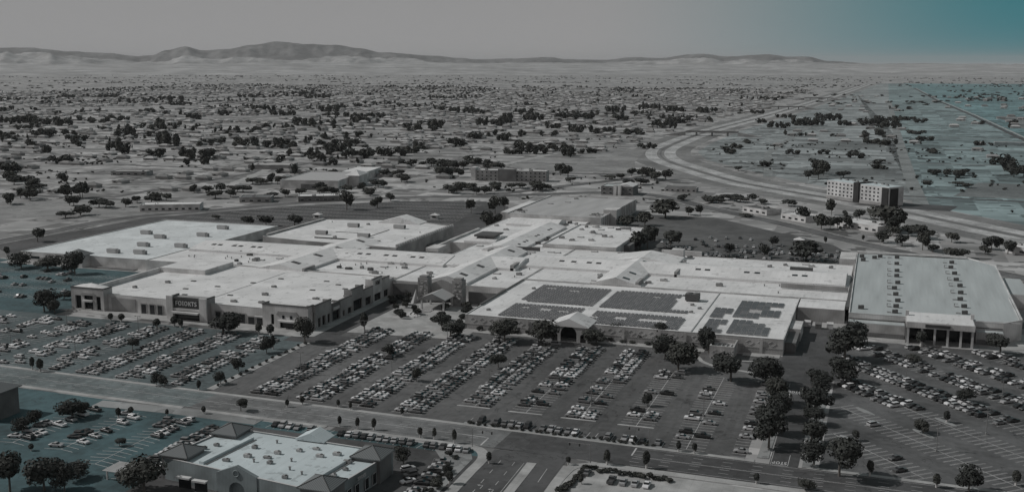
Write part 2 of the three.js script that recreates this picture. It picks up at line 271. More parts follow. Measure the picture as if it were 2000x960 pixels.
// storefront pavements and the entrance plaza
struct('storefront_walk', [slab([[-381, 420], [-298, 416], [-243, 411.5], [-236, 414], [-238, 500], [-243, 500], [-243, 424], [-372, 428]], 0, 0.16)], M.concrete);
struct('storefront_walk', [slab(rect(-178, -68, 444.5, 450), 0, 0.16), slab(rect(-52, -37, 444.5, 450), 0, 0.16)], M.concrete);
struct('entrance_plaza', [slab([[-226, 426], [-172, 430], [-172, 448], [-180, 452], [-180, 505], [-226, 505]], 0, 0.15)], M.concrete);
struct('storefront_walk', [slab([[-9, 494], [12, 485], [38, 485], [80, 497], [80, 510], [-11, 507]], 0, 0.15)], M.concrete);
struct('storefront_walk', [slab([[-508, 512], [-405, 514], [-397, 521], [-508, 521]], 0, 0.15)], M.concrete);
struct('planted_median', kerbRun([[-233.5, 331.5], [-233.5, 404]], 3.2, 0.15), M.concrete);
// planting beds in the plaza
{
  const beds = [];
  const arc = (cu, cv, r0, r1, a0, a1) => { const p = []; for (let i = 0; i <= 12; i++) { const a = lerp(a0, a1, i / 12); p.push([cu + r1 * Math.cos(a), cv + r1 * Math.sin(a)]); } for (let i = 12; i >= 0; i--) { const a = lerp(a0, a1, i / 12); p.push([cu + r0 * Math.cos(a), cv + r0 * Math.sin(a)]); } return p; };
  for (const [r0, r1] of [[4, 5], [6, 7], [8, 9.4]]) beds.push(slab(arc(-206, 470, r0, r1, 1.6, 4.4), 0.14, 0.4));
  struct('plaza_steps', beds, M.trimLight);
}
// freeway, frontage road and the wide streets beyond
const FW = curve([[420, 470], [250, 640], [93, 825], [-10, 968], [-80, 1044], [-140, 1115], [-205, 1230], [-262, 1350], [-293, 1480], [-302, 1640], [-300, 1960], [-272, 2400], [-240, 3044], [-214, 3645], [-176, 4690], [-120, 6500]], 160);
struct('freeway_verge', [ribbon(FW, 80, 0.03)], M.verge);
struct('freeway', [ribbon(FW, 15, 0.09, 12.5), ribbon(FW, 15, 0.09, -12.5)], M.freeway);
{ const FWd = []; for (const off of [5.3, 19.7, -5.3, -19.7, 12.5, -12.5]) FWd.push(ribbon(FW, 0.5, 0.12, off)); struct('freeway_markings', FWd, M.paint); }
struct('freeway_median', [ribbon(FW, 2.4, 0.07)], M.fieldDark);
const FR = curve([[200, 560], [80, 660], [9, 734], [-28, 776], [-66, 826], [-106, 871], [-140, 908], [-186, 966], [-232, 990], [-300, 950], [-342, 921], [-405, 891], [-475, 829], [-526, 752], [-560, 699], [-566, 600], [-570, 420], [-570, 200]], 120);
struct('ring_road', [ribbon(FR, 13, 0.11)], M.asphalt);
struct('ring_road_sidewalk', [...kerbRun(FR.map(p => p), 1.2, 0.13)].slice(0, 0).concat([ribbon(FR, 1.6, 0.14, 8), ribbon(FR, 1.6, 0.14, -8)]), M.concrete);
struct('grass_field', [sheet([[-620, 690], [-570, 700], [-540, 760], [-640, 800], [-900, 700], [-700, 600]], 0.04)], M.field);
struct('vacant_lot', [sheet([[-330, 1160], [-262, 1180], [-290, 1300], [-318, 1500], [-430, 1500], [-420, 1200]], 0.04)], M.field);
struct('far_ground', [sheet([[60, 1010], [40, 1000], [-30, 1070], [-90, 1150], [-150, 1250], [-212, 1362], [-243, 1480], [-250, 1640], [-250, 1960], [-222, 2400], [-190, 3045], [-130, 4690], [-60, 6800], [-10, 6800], [0, 3600], [10, 2545], [21, 1541], [26, 1200], [31, 985]].reverse(), 0.02)], M.soilA);
struct('far_ground', [sheet([[31, 985], [26, 1200], [21, 1541], [10, 2545], [0, 3600], [-10, 6800], [80, 6800], [110, 5600], [145, 3820], [183, 2729], [204, 1894], [225, 1400], [240, 1000], [190, 850], [140, 830]], 0.022)], M.soilTeal);
struct('far_ground', [sheet([[190, 850], [240, 1000], [225, 1400], [204, 1894], [183, 2729], [145, 3820], [110, 5600], [80, 6800], [1800, 7000], [1600, 3000], [900, 830]], 0.024)], M.soilC);  // three bands of ground grade the painted teal cast towards the right
struct('cross_street', [ribbon([[-340, 935], [-305, 1010], [-260, 1100], [-225, 1165]], 14, 0.10), ribbon([[-480, 1104], [-400, 1130], [-225, 1165]], 12, 0.095)], M.asphalt);
struct('rear_street', [ribbon([[31, 985], [26, 1200], [21, 1541], [10, 2545], [0, 3600]], 13, 0.06)], M.streetPale);
struct('rear_street', [ribbon([[-118, 1180], [-140, 1400], [-150, 1482], [-142, 2276], [-120, 3200]], 10, 0.06)], M.streetPale);
struct('rear_street', [ribbon([[12, 1048], [200, 1030], [600, 1000]], 8, 0.075)], M.asphaltDark);
struct('scrub_patch', [sheet([[-92, 1188], [-25, 1211], [10, 1260], [18, 1330], [-62, 1290]], 0.05), sheet([[60, 1060], [300, 1050], [330, 1180], [90, 1190]], 0.05), sheet([[110, 800], [420, 720], [460, 860], [150, 900]], 0.05), sheet([[-120, 1600], [0, 1610], [-4, 1700], [-125, 1690]], 0.05), sheet([[240, 1900], [700, 1800], [800, 2600], [230, 2700]], 0.05)], M.scrub);
{ const t = []; for (const [u0, u1, v] of [[-130, 10, 1400], [-130, 12, 1500], [-125, 15, 1750], [-120, 10, 1950], [40, 190, 1400], [40, 200, 1640], [40, 190, 1900], [-130, 5, 2250], [30, 170, 2300], [-130, 0, 2600], [20, 160, 2900]]) t.push(ribbon([[u0, v], [u1, v]], 7, 0.065)); struct('back_lanes', t, M.roadPale); }
struct('dirt_track', [ribbon(curve([[-640, 905], [-720, 880], [-900, 900], [-1100, 1010]], 20), 9, 0.055), ribbon(curve([[-600, 860], [-640, 1000], [-700, 1180], [-720, 1400]], 20), 10, 0.06), ribbon([[-480, 1000], [-440, 1120], [-420, 1400]], 9, 0.055), ribbon([[-560, 640], [-700, 560], [-900, 480]], 9, 0.06)], M.concrete);
struct('hotel_forecourt', [sheet([[-30, 970], [8, 955], [52, 950], [60, 985], [20, 992]], 0.13)], M.asphaltDark);
// flood channel road, dark
struct('rail_line', [ribbon([[225, 1400], [204, 1894], [183, 2729], [145, 3820], [110, 5600]], 9, 0.10)], M.asphaltDark);
struct('rail_verge', [ribbon([[225, 1400], [204, 1894], [183, 2729], [145, 3820], [110, 5600]], 4, 0.09, -9)], M.concrete);
// ---------------------------------------------------------------- lettering
const font = await new FontLoader().loadAsync('fonts/droid/droid_sans_bold.typeface.json');
function letters(s, size, depth = 0.12, stretch = 1) { const g = new TextGeometry(s, { font, size, depth, curveSegments: 3, bevelEnabled: false }); g.computeBoundingBox(); const b = g.boundingBox; g.translate(-(b.min.x + b.max.x) / 2, 0, 0); g.scale(stretch, 1, 1); return g; }

// ---------------------------------------------------------------- buildings
const rb = rng(31);
function shell(b, pts, h, wm, rm, drop = 0.6, t = 0.35) {       // walls as one ring with a roof deck sunk behind the parapet
  const w = part(b, 'wall', ring(pts, t, 0, h), wm);
  const r = part(b, 'roof', slab(inset(pts, t - 0.05), h - drop - 0.3, 0.3), rm);
  part(w, 'coping', ring(inset(pts, -0.06), t + 0.12, h + 0.002, 0.12), M.trimLight);
  return r;
}
function rooftopUnit(r, u, v, y, w = 2.6, d = 1.8, h = 1.3, m = M.unit) {
  const o = part(r, 'rooftop_unit', [box(u - w / 2, u + w / 2, y + 0.15, y + h, v - d / 2, v + d / 2), box(u - w / 2 + 0.15, u + w / 2 - 0.15, y, y + 0.15, v - d / 2 + 0.15, v + d / 2 - 0.15)], m);
  part(o, 'fan_grille', [new THREE.CylinderGeometry(d * 0.32, d * 0.32, 0.2, 12).translate(u + w * 0.2, y + h + 0.1, -v)], M.unitDark);
  return o;
}
function vent(r, u, v, y) { part(r, 'roof_vent', [new THREE.CylinderGeometry(0.25, 0.3, 0.9, 8).translate(u, y + 0.45, -v), new THREE.CylinderGeometry(0.42, 0.42, 0.18, 8).translate(u, y + 0.95, -v)], M.unit); }
function scatterUnits(r, u0, u1, v0, v1, y, n) {
  for (let i = 0; i < n; i++) { const u = lerp(u0, u1, rb()), v = lerp(v0, v1, rb()), k = rb(); if (k < 0.5) rooftopUnit(r, u, v, y, 1.8 + rb() * 2, 1.4 + rb() * 1, 0.9 + rb() * 0.7, [M.unit, M.unitLight, M.unitDark][Math.floor(rb() * 2.4)]); else if (k < 0.8) vent(r, u, v, y); else part(r, 'duct', [box(u - 2, u + 2, y + 0.1, y + 0.6, v - 0.3, v + 0.3), box(u + 1.4, u + 2, y + 0.1, y + 0.6, v + 0.3, v + 2.2)], M.unitLight); }
}
function skylight(r, u, v, y, w = 2.2, d = 1.3) { const f = part(r, 'skylight', [box(u - w / 2, u + w / 2, y, y + 0.35, v - d / 2, v + d / 2)], M.trimLight); part(f, 'skylight_pane', [box(u - w / 2 + 0.12, u + w / 2 - 0.12, y + 0.353, y + 0.42, v - d / 2 + 0.12, v + d / 2 - 0.12)], M.glass); }
function windowFront(w, u, y, v, ww, hh) { const f = part(w, 'window', [box(u - ww / 2, u + ww / 2, y, y + hh, v - 0.08, v + 0.02)], M.trimLight); part(f, 'pane', [box(u - ww / 2 + 0.15, u + ww / 2 - 0.15, y + 0.15, y + hh - 0.15, v - 0.11, v - 0.07)], M.glass); }
function windowSide(w, u, y, v, ww, hh) { const f = part(w, 'window', [box(u - 0.02, u + 0.08, y, y + hh, v - ww / 2, v + ww / 2)], M.trimLight); part(f, 'pane', [box(u + 0.07, u + 0.11, y + 0.15, y + hh - 0.15, v - ww / 2 + 0.15, v + ww / 2 - 0.15)], M.glass); }

// A: wide department store with the solar roof
{
  const b = thing('department_store', 'wide department store with solar-panelled white roof and arched entrance', 'store', -107, 450);
  const h = 6.7, r = shell(b, rect(-178, -36, 450, 535.5), h, M.wall, M.roof, 0.25), y = h - 0.25;
  const w = b.children[0];
  part(w, 'wall_base', [box(-177.9, -135.2, 0, 1.7, 449.72, 449.98), box(-117.8, -65, 0, 1.7, 449.72, 449.98), box(-53.5, -36.1, 0, 1.7, 449.72, 449.98)], M.wallMid);
  part(w, 'string_course', [box(-177.9, -135.2, 2.4, 2.75, 449.75, 449.99), box(-117.8, -65, 2.4, 2.75, 449.75, 449.99), box(-53.5, -36.1, 2.4, 2.75, 449.75, 449.99)], M.wallMid);
  const dg = (u, s, m) => { const k = 1.15 * s, t = 0.22, f = []; for (const [a, c] of [[[0, k], [k * 1.5, 0]], [[k * 1.5, 0], [0, -k]], [[0, -k], [-k * 1.5, 0]], [[-k * 1.5, 0], [0, k]]]) { const L = Math.hypot(c[0] - a[0], c[1] - a[1]), g = new THREE.BoxGeometry(L, t, 0.12); g.rotateZ(Math.atan2(c[1] - a[1], c[0] - a[0])); g.translate(u + (a[0] + c[0]) / 2, 4.5 + (a[1] + c[1]) / 2, -449.9); f.push(g); } part(w, 'diamond_relief', f, m); };
  for (let u = -174; u < -38; u += 4.6) { if (u > -138 && u < -115) continue; if (u > -68 && u < -51) continue; dg(u, u % 3 < -1 ? 1 : 0.92, M.trimLight); }
  for (const u of [-162, -148, -104, -88, -77, -45]) part(w, 'pilaster', [box(u - 0.6, u + 0.6, 0, h - 0.15, 449.45, 449.7)], M.wall);
  // gabled entrance with a tall arch
  const e = part(b, 'entrance', [frontWall([[-135, 0], [-118, 0], [-118, 6.9], [-126.5, 10.2], [-135, 6.9]], [archHole(-130.3, -123, 0.05, 7.0), archHole(-134.2, -131.6, 0.05, 3.8), archHole(-121.4, -118.8, 0.05, 3.8)], 442.4, 0.9), box(-135, -134.4, 0, 6.9, 443.35, 449.9), box(-118.6, -118, 0, 6.9, 443.35, 449.9)], M.wall);
  part(e, 'entrance_roof', [gable(-135.4, -117.6, 442.1, 457, 6.95, 10.45, 'v', 6.75)], M.roof);
  part(e, 'arch_moulding', [frontWall([[-134.2, 7.1], [-126.5, 9.9], [-118.8, 7.1], [-118.8, 6.7], [-126.5, 9.4], [-134.2, 6.7]], [], 442.2, 0.25)], M.trimLight);
  part(e, 'doors', [box(-134.3, -118.7, 0.05, 6.6, 448.9, 449.4)], M.glass);
  // front annexe with an open roof well
  const a = part(b, 'annexe', [ring(rect(-64.5, -54.5, 436.5, 449.6), 0.6, 0, 5.3), slab(inset(rect(-64.5, -54.5, 436.5, 449.6), 0.5), 3.4, 0.3)], M.wall);
  part(a, 'roof_grille', [box(-62.5, -56.5, 3.75, 4.2, 440, 440.4), box(-62.5, -56.5, 3.75, 4.2, 446, 446.4), ...[-62.5, -60.6, -58.7, -56.9].map(u => box(u, u + 0.4, 3.75, 4.19, 440.4, 446))], M.trimLight);
  for (let u = -62.6; u < -55; u += 3.4) { const f = []; for (const s of [-1, 1]) { const g = new THREE.BoxGeometry(2.2, 0.25, 0.12); g.rotateZ(s * 0.6); g.translate(u, 3.2, -436.42); f.push(g); } part(a, 'relief_cross', f, M.trimLight); }
  part(b, 'roof_divider', [box(-75.2, -74.7, y, y + 0.35, 450.6, 535)], M.trimLight);
  part(b, 'roof_edge_duct', [box(-178.6, -177.4, h + 0.13, h + 0.7, 470, 505), box(-178.4, -177.6, h + 0.13, h + 0.5, 506, 534)], M.unitDark);
  part(b, 'side_wing', [box(-35.9, -31, 0, 5.5, 476, 492)], M.wallLight); part(b, 'side_wing_base', [box(-35.9, -31.4, 0, 4.2, 456, 475.9)], M.wallDark);
  const t = part(r, 'cooling_tower', [box(-88, -81.5, y + 0.6, y + 3.6, 511, 516.5), box(-87.5, -86.9, y, y + 0.6, 511.5, 512.1), box(-82.5, -81.9, y, y + 0.6, 511.5, 512.1), box(-87.5, -86.9, y, y + 0.6, 515.5, 516.1), box(-82.5, -81.9, y, y + 0.6, 515.5, 516.1)], M.unitDark);
  for (const u of [-86.4, -83.1]) part(t, 'fan_grille', [new THREE.CylinderGeometry(1.3, 1.3, 0.5, 16).translate(u, y + 3.86, -513.7)], M.unit);
  for (const [u, v] of [[-171, 462], [-166, 515], [-83, 503], [-81, 488], [-78.6, 497]]) rooftopUnit(r, u, v, y, 1.8, 1.3, 0.8);
}
// solar arrays stand on the roof: cells [u0, u1, v0, v1], panel size and notches left empty
function solarArray(label, u0, u1, v0, v1, pw, pd, holes) {
  const a = thing('solar_array', label, 'solar panels', (u0 + u1) / 2, (v0 + v1) / 2, 'solar arrays on the department store roof'), y = 6.47;
  const g0 = new THREE.BoxGeometry(pw - 0.34, 0.06, pd - 0.62); g0.rotateX(0.09); g0.deleteAttribute('uv');
  const rails = [], c = a.position;
  const nu = Math.floor((u1 - u0) / pw), nv = Math.floor((v1 - v0) / pd);
  for (let j = 0; j < nv; j++) {
    const v = v0 + (j + 0.5) * pd; let lo = 1e9, hi = -1e9;
    for (let i = 0; i < nu; i++) {
      const u = u0 + (i + 0.5) * pw; if (holes.some(q => u > q[0] && u < q[1] && v > q[2] && v < q[3])) continue;
      const m = new THREE.Mesh(g0, rb() < 0.75 ? M.panel : M.panelB); m.name = 'solar_panel'; m.castShadow = m.receiveShadow = true; m.position.set(u - c.x, y + 0.42, -v - c.z); a.add(m); lo = Math.min(lo, u); hi = Math.max(hi, u);
    }
    if (hi > lo) rails.push(box(lo - pw / 2, hi + pw / 2, y, y + 0.18, v - 0.06, v + 0.06));
  }
  part(a, 'mounting_rail', rails, M.panelFrame);
}
solarArray('large solar array at the back left of the department store roof', -164, -127.6, 485.4, 525.4, 1.82, 2.66, [[-160, -155.5, 516, 519], [-147, -142, 514, 518], [-165, -160.5, 484, 488]]);
solarArray('large solar array at the back right of the department store roof', -124.2, -80.6, 484.4, 526.3, 1.82, 2.66, [[-104, -100, 514, 517.5], [-94, -90, 512, 516], [-90.2, -80, 489.5, 527], [-91, -87.5, 490, 521], [-125, -122, 521, 527]]);
solarArray('large solar array at the front left of the department store roof', -163.6, -127.2, 453, 481.2, 1.82, 2.66, [[-158.5, -154, 471, 475], [-149, -143.5, 470, 474], [-139.5, -134.5, 468, 472]]);
solarArray('large solar array at the front right of the department store roof', -122.8, -79.4, 452.6, 478.6, 1.82, 2.66, [[-122, -118.5, 464, 467], [-112, -107, 464, 468.5], [-101, -88, 463, 467.5], [-83.5, -79, 474, 480]]);
solarArray('small solar array beside the roof divider, farther of the two', -71.8, -62.8, 481.2, 501.8, 2.9, 1.55, [[-66, -62, 481, 490]]);
solarArray('small solar array beside the roof divider, nearer of the two', -71.2, -61.6, 453, 478.5, 2.9, 1.55, [[-65, -61, 459, 468]]);
solarArray('fine-lined solar array at the back right with a bare rectangle inside it', -62, -41.6, 484.6, 521.5, 2.9, 1.55, [[-56.5, -50, 495, 503.5], [-47.5, -41, 503.5, 511], [-50, -41, 484, 490]]);
solarArray('fine-lined stepped solar array at the front right of the roof', -60.5, -41, 453.6, 481.5, 2.9, 1.55, [[-52, -40, 475, 482], [-47, -40, 469, 482], [-44, -40, 461, 463]]);

// B: long front-left store block
{
  const b = thing('store_block', 'long white-roofed store block with squared sign towers left of the plaza', 'store', -308, 424);
  const P = [[-372, 428], [-243, 424], [-243, 512], [-372, 516]], h = 8.2;
  const r = shell(b, P, h, M.wallLight, M.roof, 0.5), y = h - 0.5, w = b.children[0];
  part(b, 'raised_roof', [box(-371, -342, y, 10.2, 486, 513), box(-371.8, -370.6, y, 10, 436, 485.9)], M.wallLight); part(b, 'raised_deck', [slab(rect(-370.5, -342.3, 486.4, 512.6), 10.21, 0.08)], M.roof);
  part(r, 'roof_seam', [box(-305, -304.6, y, y + 0.12, 428, 505)], M.unitLight);
  const F = u => 428 - 4 * (u + 372) / 129;
  const tower = (u0, u1, y1, holes, d, nm, m = M.wallLight) => { const v = F((u0 + u1) / 2) - d; const t = part(b, nm, [frontWall([[u0, 0], [u1, 0], [u1, y1], [u0, y1]], holes, v, 0.6), box(u0, u0 + 0.6, 0, y1, v + 0.605, v + d + 3), box(u1 - 0.6, u1, 0, y1, v + 0.605, v + d + 3), box(u0 + 0.61, u1 - 0.61, h - 0.4, y1 - 0.5, v + 0.605, v + d + 2.99)], m); part(t, 'storefront_glass', holes.map(q => box(q[0] - 0.3, q[1] + 0.3, 0.05, q[3] + 0.2, v + 1.3, v + 1.4)), M.glass); part(t, 'coping', [box(u0 - 0.2, u1 + 0.2, y1 + 0.003, y1 + 0.3, v - 0.2, v + 0.8), box(u0 - 0.2, u0 + 0.8, y1 + 0.003, y1 + 0.3, v + 0.81, v + d + 3.1), box(u1 - 0.8, u1 + 0.2, y1 + 0.003, y1 + 0.3, v + 0.81, v + d + 3.1)], M.trimDark); return [t, v]; };
  { const [t, v] = tower(-377, -357.5, 11, [[-374.6, -371, 0.6, 7.2], [-369.3, -364, 0.6, 7.4], [-362, -359.4, 0.6, 7.2]], 3.5, 'corner_tower', M.wall); part(t, 'awning', [box(-369.6, -363.7, 4.4, 5.3, v - 1.2, v - 0.02)], M.trimLight); part(t, 'arched_hood', [frontWall([[-371, 8], [-369.5, 8.9], [-363.6, 8.9], [-362.2, 8], [-362.2, 7.6], [-371, 7.6]], [], v - 0.5, 0.48)], M.wallMid); part(b, 'tower_roof', [hip(-377, -357.5, v + 1, v + 6, 11.1, 13, 10.8)], M.roof); }
  { const [t, v] = tower(-317.5, -297, 10.8, [[-314.6, -300.4, 0.4, 3.4]], 4.6, 'sign_tower', M.wallMid); part(t, 'tower_pier', [box(-318.3, -314.9, 0, 11.6, v - 0.9, v - 0.02), box(-300.1, -296.2, 0, 11.4, v - 0.9, v - 0.02)], M.wallLight);
    part(t, 'sign_panel', [box(-314.6, -300.4, 6.2, 10.4, v - 0.3, v - 0.03)], M.trimDark); part(t, 'sign_lettering', [letters('FOIOKTS', 2.1, 0.15).translate(-307.6, 7.3, -(v - 0.31))], M.trimLight, 'pale sign lettering'); part(t, 'canopy', [box(-314.8, -300.2, 3.7, 4.5, v - 2.4, v - 0.35)], M.trimLight); part(t, 'fascia', [box(-314.7, -300.3, 4.9, 5.9, v - 0.5, v - 0.05)], M.wallLight); }
  { const [t, v] = tower(-267, -243.2, 11, [[-262.6, -261, 1.8, 6.6], [-258, -249.6, 0.4, 3.2], [-247.2, -245.6, 3.2, 5]], 2.4, 'corner_tower'); part(t, 'awning', [box(-258.6, -249, 3.5, 4.2, v - 1.4, v - 0.02)], M.trimLight); part(t, 'arched_hood', [frontWall([[-259.6, 6.6], [-258.6, 8.4], [-249.4, 8.4], [-248, 6.6], [-248, 4.6], [-248.8, 4.6], [-249.3, 7.2], [-258.4, 7.2], [-258.9, 6.6]], [], v - 0.35, 0.33)], M.wallMid); windowFront(t, -256, 4.8, v, 1.6, 1.8); windowFront(t, -252, 4.8, v, 1.6, 1.8); }
  // arcaded bays between the towers
  const bays = (us, ww, hh) => us.forEach(u => { const v = F(u); part(w, 'bay_frame', [box(u - ww / 2 - 0.5, u + ww / 2 + 0.5, 0, hh + 0.5, v - 0.35, v - 0.16)], M.wallMid); part(w, 'bay_glass', [box(u - ww / 2, u + ww / 2, 0.3, hh, v - 0.4, v - 0.36)], M.glass); });
  bays([-336, -331, -326.4, -320.5], 2.6, 4.8); bays([-293, -288.6, -284.2, -279.6], 2.7, 4.6); bays([-274.8, -270.2], 3.2, 3.6);
  part(w, 'stone_panel', [box(-355, -341, 0.3, 6.8, F(-348) - 0.5, F(-348) - 0.2)], M.wallMid);
  part(w, 'awning', [box(-272.4, -268.2, 4, 4.6, F(-270) - 1.6, F(-270) - 0.45)], M.trimLight);
  // side facing the plaza
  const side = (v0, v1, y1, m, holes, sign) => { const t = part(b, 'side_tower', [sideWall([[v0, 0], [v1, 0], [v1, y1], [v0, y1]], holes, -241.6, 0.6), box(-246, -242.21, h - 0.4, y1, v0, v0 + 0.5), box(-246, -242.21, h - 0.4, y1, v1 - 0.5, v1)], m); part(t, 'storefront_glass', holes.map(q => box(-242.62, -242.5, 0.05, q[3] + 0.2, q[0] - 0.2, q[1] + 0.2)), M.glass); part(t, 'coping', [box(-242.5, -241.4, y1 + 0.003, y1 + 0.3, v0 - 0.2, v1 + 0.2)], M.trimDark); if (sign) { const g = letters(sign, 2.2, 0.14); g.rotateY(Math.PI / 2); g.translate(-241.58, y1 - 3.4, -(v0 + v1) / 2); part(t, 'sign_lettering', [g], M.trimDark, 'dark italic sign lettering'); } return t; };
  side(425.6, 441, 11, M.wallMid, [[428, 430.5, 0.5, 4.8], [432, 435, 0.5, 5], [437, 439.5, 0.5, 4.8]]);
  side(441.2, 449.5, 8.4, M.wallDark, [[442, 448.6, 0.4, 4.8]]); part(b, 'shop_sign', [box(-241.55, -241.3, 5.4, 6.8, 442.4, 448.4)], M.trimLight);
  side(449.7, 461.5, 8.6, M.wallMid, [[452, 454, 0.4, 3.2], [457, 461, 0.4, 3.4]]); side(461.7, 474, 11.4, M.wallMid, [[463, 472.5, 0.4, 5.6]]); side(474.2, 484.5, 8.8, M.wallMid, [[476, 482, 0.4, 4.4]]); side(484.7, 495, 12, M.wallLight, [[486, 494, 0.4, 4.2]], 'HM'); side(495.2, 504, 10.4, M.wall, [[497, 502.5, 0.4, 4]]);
  for (const [u, v] of [[-356, 446], [-348, 462], [-338, 470], [-330, 452], [-318, 462], [-300, 446], [-306, 476], [-322, 440], [-290, 470], [-284, 452], [-276, 436], [-290, 434], [-268, 470], [-272, 492], [-256, 452], [-254, 478], [-262, 486], [-298, 490]]) rb() < 0.6 ? rooftopUnit(r, u, v, y, 2 + rb() * 1.4, 1.5, 0.8 + rb() * 0.5, M.unit) : part(r, 'roof_hatch', [box(u - 1.3, u + 1.3, y, y + 0.35, v - 0.7, v + 0.7)], M.unitDark);
}
// C: far-left store
{
  const b = thing('department_store', 'plain white department store at the far left with a small hipped porch', 'store', -452, 521);
  const h = 6.1, r = shell(b, rect(-499, -404.5, 521, 664), h, M.wallLight, M.roofC, 0.35), y = h - 0.35, w = b.children[0];
  const e = part(b, 'porch', [frontWall([[-459, 0], [-447, 0], [-447, 7.4], [-459, 7.4]], [archHole(-455.6, -450.4, 0.05, 5.4)], 514, 0.6), box(-459, -458.4, 0, 7.4, 514.605, 521), box(-447.6, -447, 0, 7.4, 514.605, 521)], M.wallLight);
  part(e, 'porch_roof', [hip(-460, -446, 513.2, 524, 7.45, 10.6)], M.tile); part(e, 'doors', [box(-458.3, -447.7, 0.05, 5.5, 519.6, 519.9)], M.glass); windowFront(w, -488, 2, 521, 7, 1.8);
  for (const [u, v] of [[-442, 536], [-424, 538], [-440, 562], [-415, 566], [-450, 592], [-428, 608], [-470, 604], [-434, 640]]) { const t = part(r, 'air_handler', [box(u - 4, u + 2.6, y + 0.35, y + 2.7, v - 1.3, v + 1.3), box(u - 3.8, u + 2.4, y, y + 0.35, v - 1.1, v + 1.1)], M.unitLight); part(t, 'air_handler_end', [box(u + 2.605, u + 4.2, y + 0.2, y + 2.3, v - 1.2, v + 1.2)], M.unit); part(t, 'intake_louvre', [box(u - 4.35, u - 4.005, y + 0.6, y + 2.4, v - 1, v + 1)], M.unitDark); }
  part(b, 'loading_screen', [box(-500.5, -499.3, 0, 4.4, 590, 604), box(-507, -500.6, 0, 1.2, 590, 604)], M.wallLight);
  part(b, 'entry_planter', [box(-438, -412, 0, 0.7, 515.5, 519.5)], M.wallDark);
}
// D: second rear store with a pitched canopy
{
  const b = thing('department_store', 'white-roofed rear store with scalloped parapet beside the empty car park', 'store', -330, 598);
  const h = 8.6, P = [[-381, 606], [-345, 599], [-280, 594], [-280, 688], [-325, 704], [-381, 690]], r = shell(b, P, h, M.wallMid, M.roof, 0.4), y = h - 0.4;
  part(b, 'raised_parapet', [box(-281.2, -279.6, h - 1.2, h + 1.6, 596, 686)], M.wallMid); for (let v = 598; v < 685; v += 3.6) part(b, 'parapet_scallop', [new THREE.CylinderGeometry(1.5, 1.5, 0.3, 10, 1, false, 0, Math.PI).rotateZ(Math.PI / 2).rotateX(Math.PI / 2).rotateX(-Math.PI / 2).translate(-279.4, h + 0.4, -v)], M.trimLight);
  part(b, 'parapet_tiles', [box(-382.2, -380.4, h + 0.14, h + 0.9, 612, 688)], M.wall); part(b, 'rear_gable', [gable(-338, -306, 688, 702, 8.7, 13.2, 'v', 8.3)], M.roof);
  for (const [u, v] of [[-350, 628], [-318, 626], [-345, 664], [-312, 668]]) { const t = part(r, 'air_handler', [box(u - 4, u + 4, y + 0.3, y + 2.7, v - 1.4, v + 1.4)], M.unitLight); part(t, 'intake_louvre', [box(u + 4.005, u + 4.3, y + 0.5, y + 2.4, v - 1.2, v + 1.2)], M.unitDark); }
  part(r, 'roof_pipe', [box(-346, -322, y + 0.1, y + 0.35, 640, 640.3), box(-316, -315.7, y + 0.1, y + 0.35, 630, 660)], M.unitDark);
  part(b, 'loading_dock', [box(-279.3, -272, 0, 3.2, 640, 660)], M.wallDark); scatterUnits(r, -375, -290, 612, 685, y, 7);
}
// E: rear big box
{
  const b = thing('department_store', 'tall pale rear store with ribbed end wall and half-round parapets', 'store', -228, 752);
  const h = 10.1, r = shell(b, rect(-264, -191, 750, 866), h, M.wallLight, M.roofPale, 0.5), y = h - 0.5;
  for (let v = 756; v < 864; v += 6) part(b.children[0], 'wall_rib', [box(-190.99, -190.5, 0, h - 0.1, v, v + 1.4)], M.wall);
  part(b, 'entrance_tower', [box(-196, -186, 0, 12.6, 776, 790)], M.wallLight); part(b, 'round_parapet', [new THREE.CylinderGeometry(9, 9, 1, 20, 1, false, -Math.PI / 2, Math.PI).rotateX(Math.PI / 2).translate(-232, 9.4, -864.9), new THREE.CylinderGeometry(5, 5, 1, 16, 1, false, -Math.PI / 2, Math.PI).rotateX(Math.PI / 2).translate(-192, 12, -783)], M.wallLight);
  part(b, 'rear_wing', [box(-275, -264.1, 0, 8, 770, 840)], M.wall); part(b, 'rear_wing_roof', [box(-274.6, -264.2, 8.003, 8.3, 770.4, 839.6)], M.roof); scatterUnits(r, -262, -245, 756, 775, y, 6); scatterUnits(r, -206, -194, 757, 772, y, 6); scatterUnits(r, -255, -200, 780, 855, y, 3);
}
// F: box with dark side, behind the concourse
{
  const b = thing('cinema_block', 'square white-roofed block between the concourse and the tall rear store', 'store', -176, 635);
  const h = 9.1, r = shell(b, rect(-199, -152, 635, 722), h, M.wallLight, M.roof, 0.5), y = h - 0.5; scatterUnits(r, -195, -156, 640, 716, y, 20);
  part(b, 'side_entrance', [box(-151.9, -148, 0, 7.5, 655, 668), box(-151.9, -149.5, 0, 8.4, 684, 700)], M.wallDark); for (const v of [642, 649, 674, 679, 706, 713]) windowSide(b.children[0], -152, 2, v, 3, 3);
}
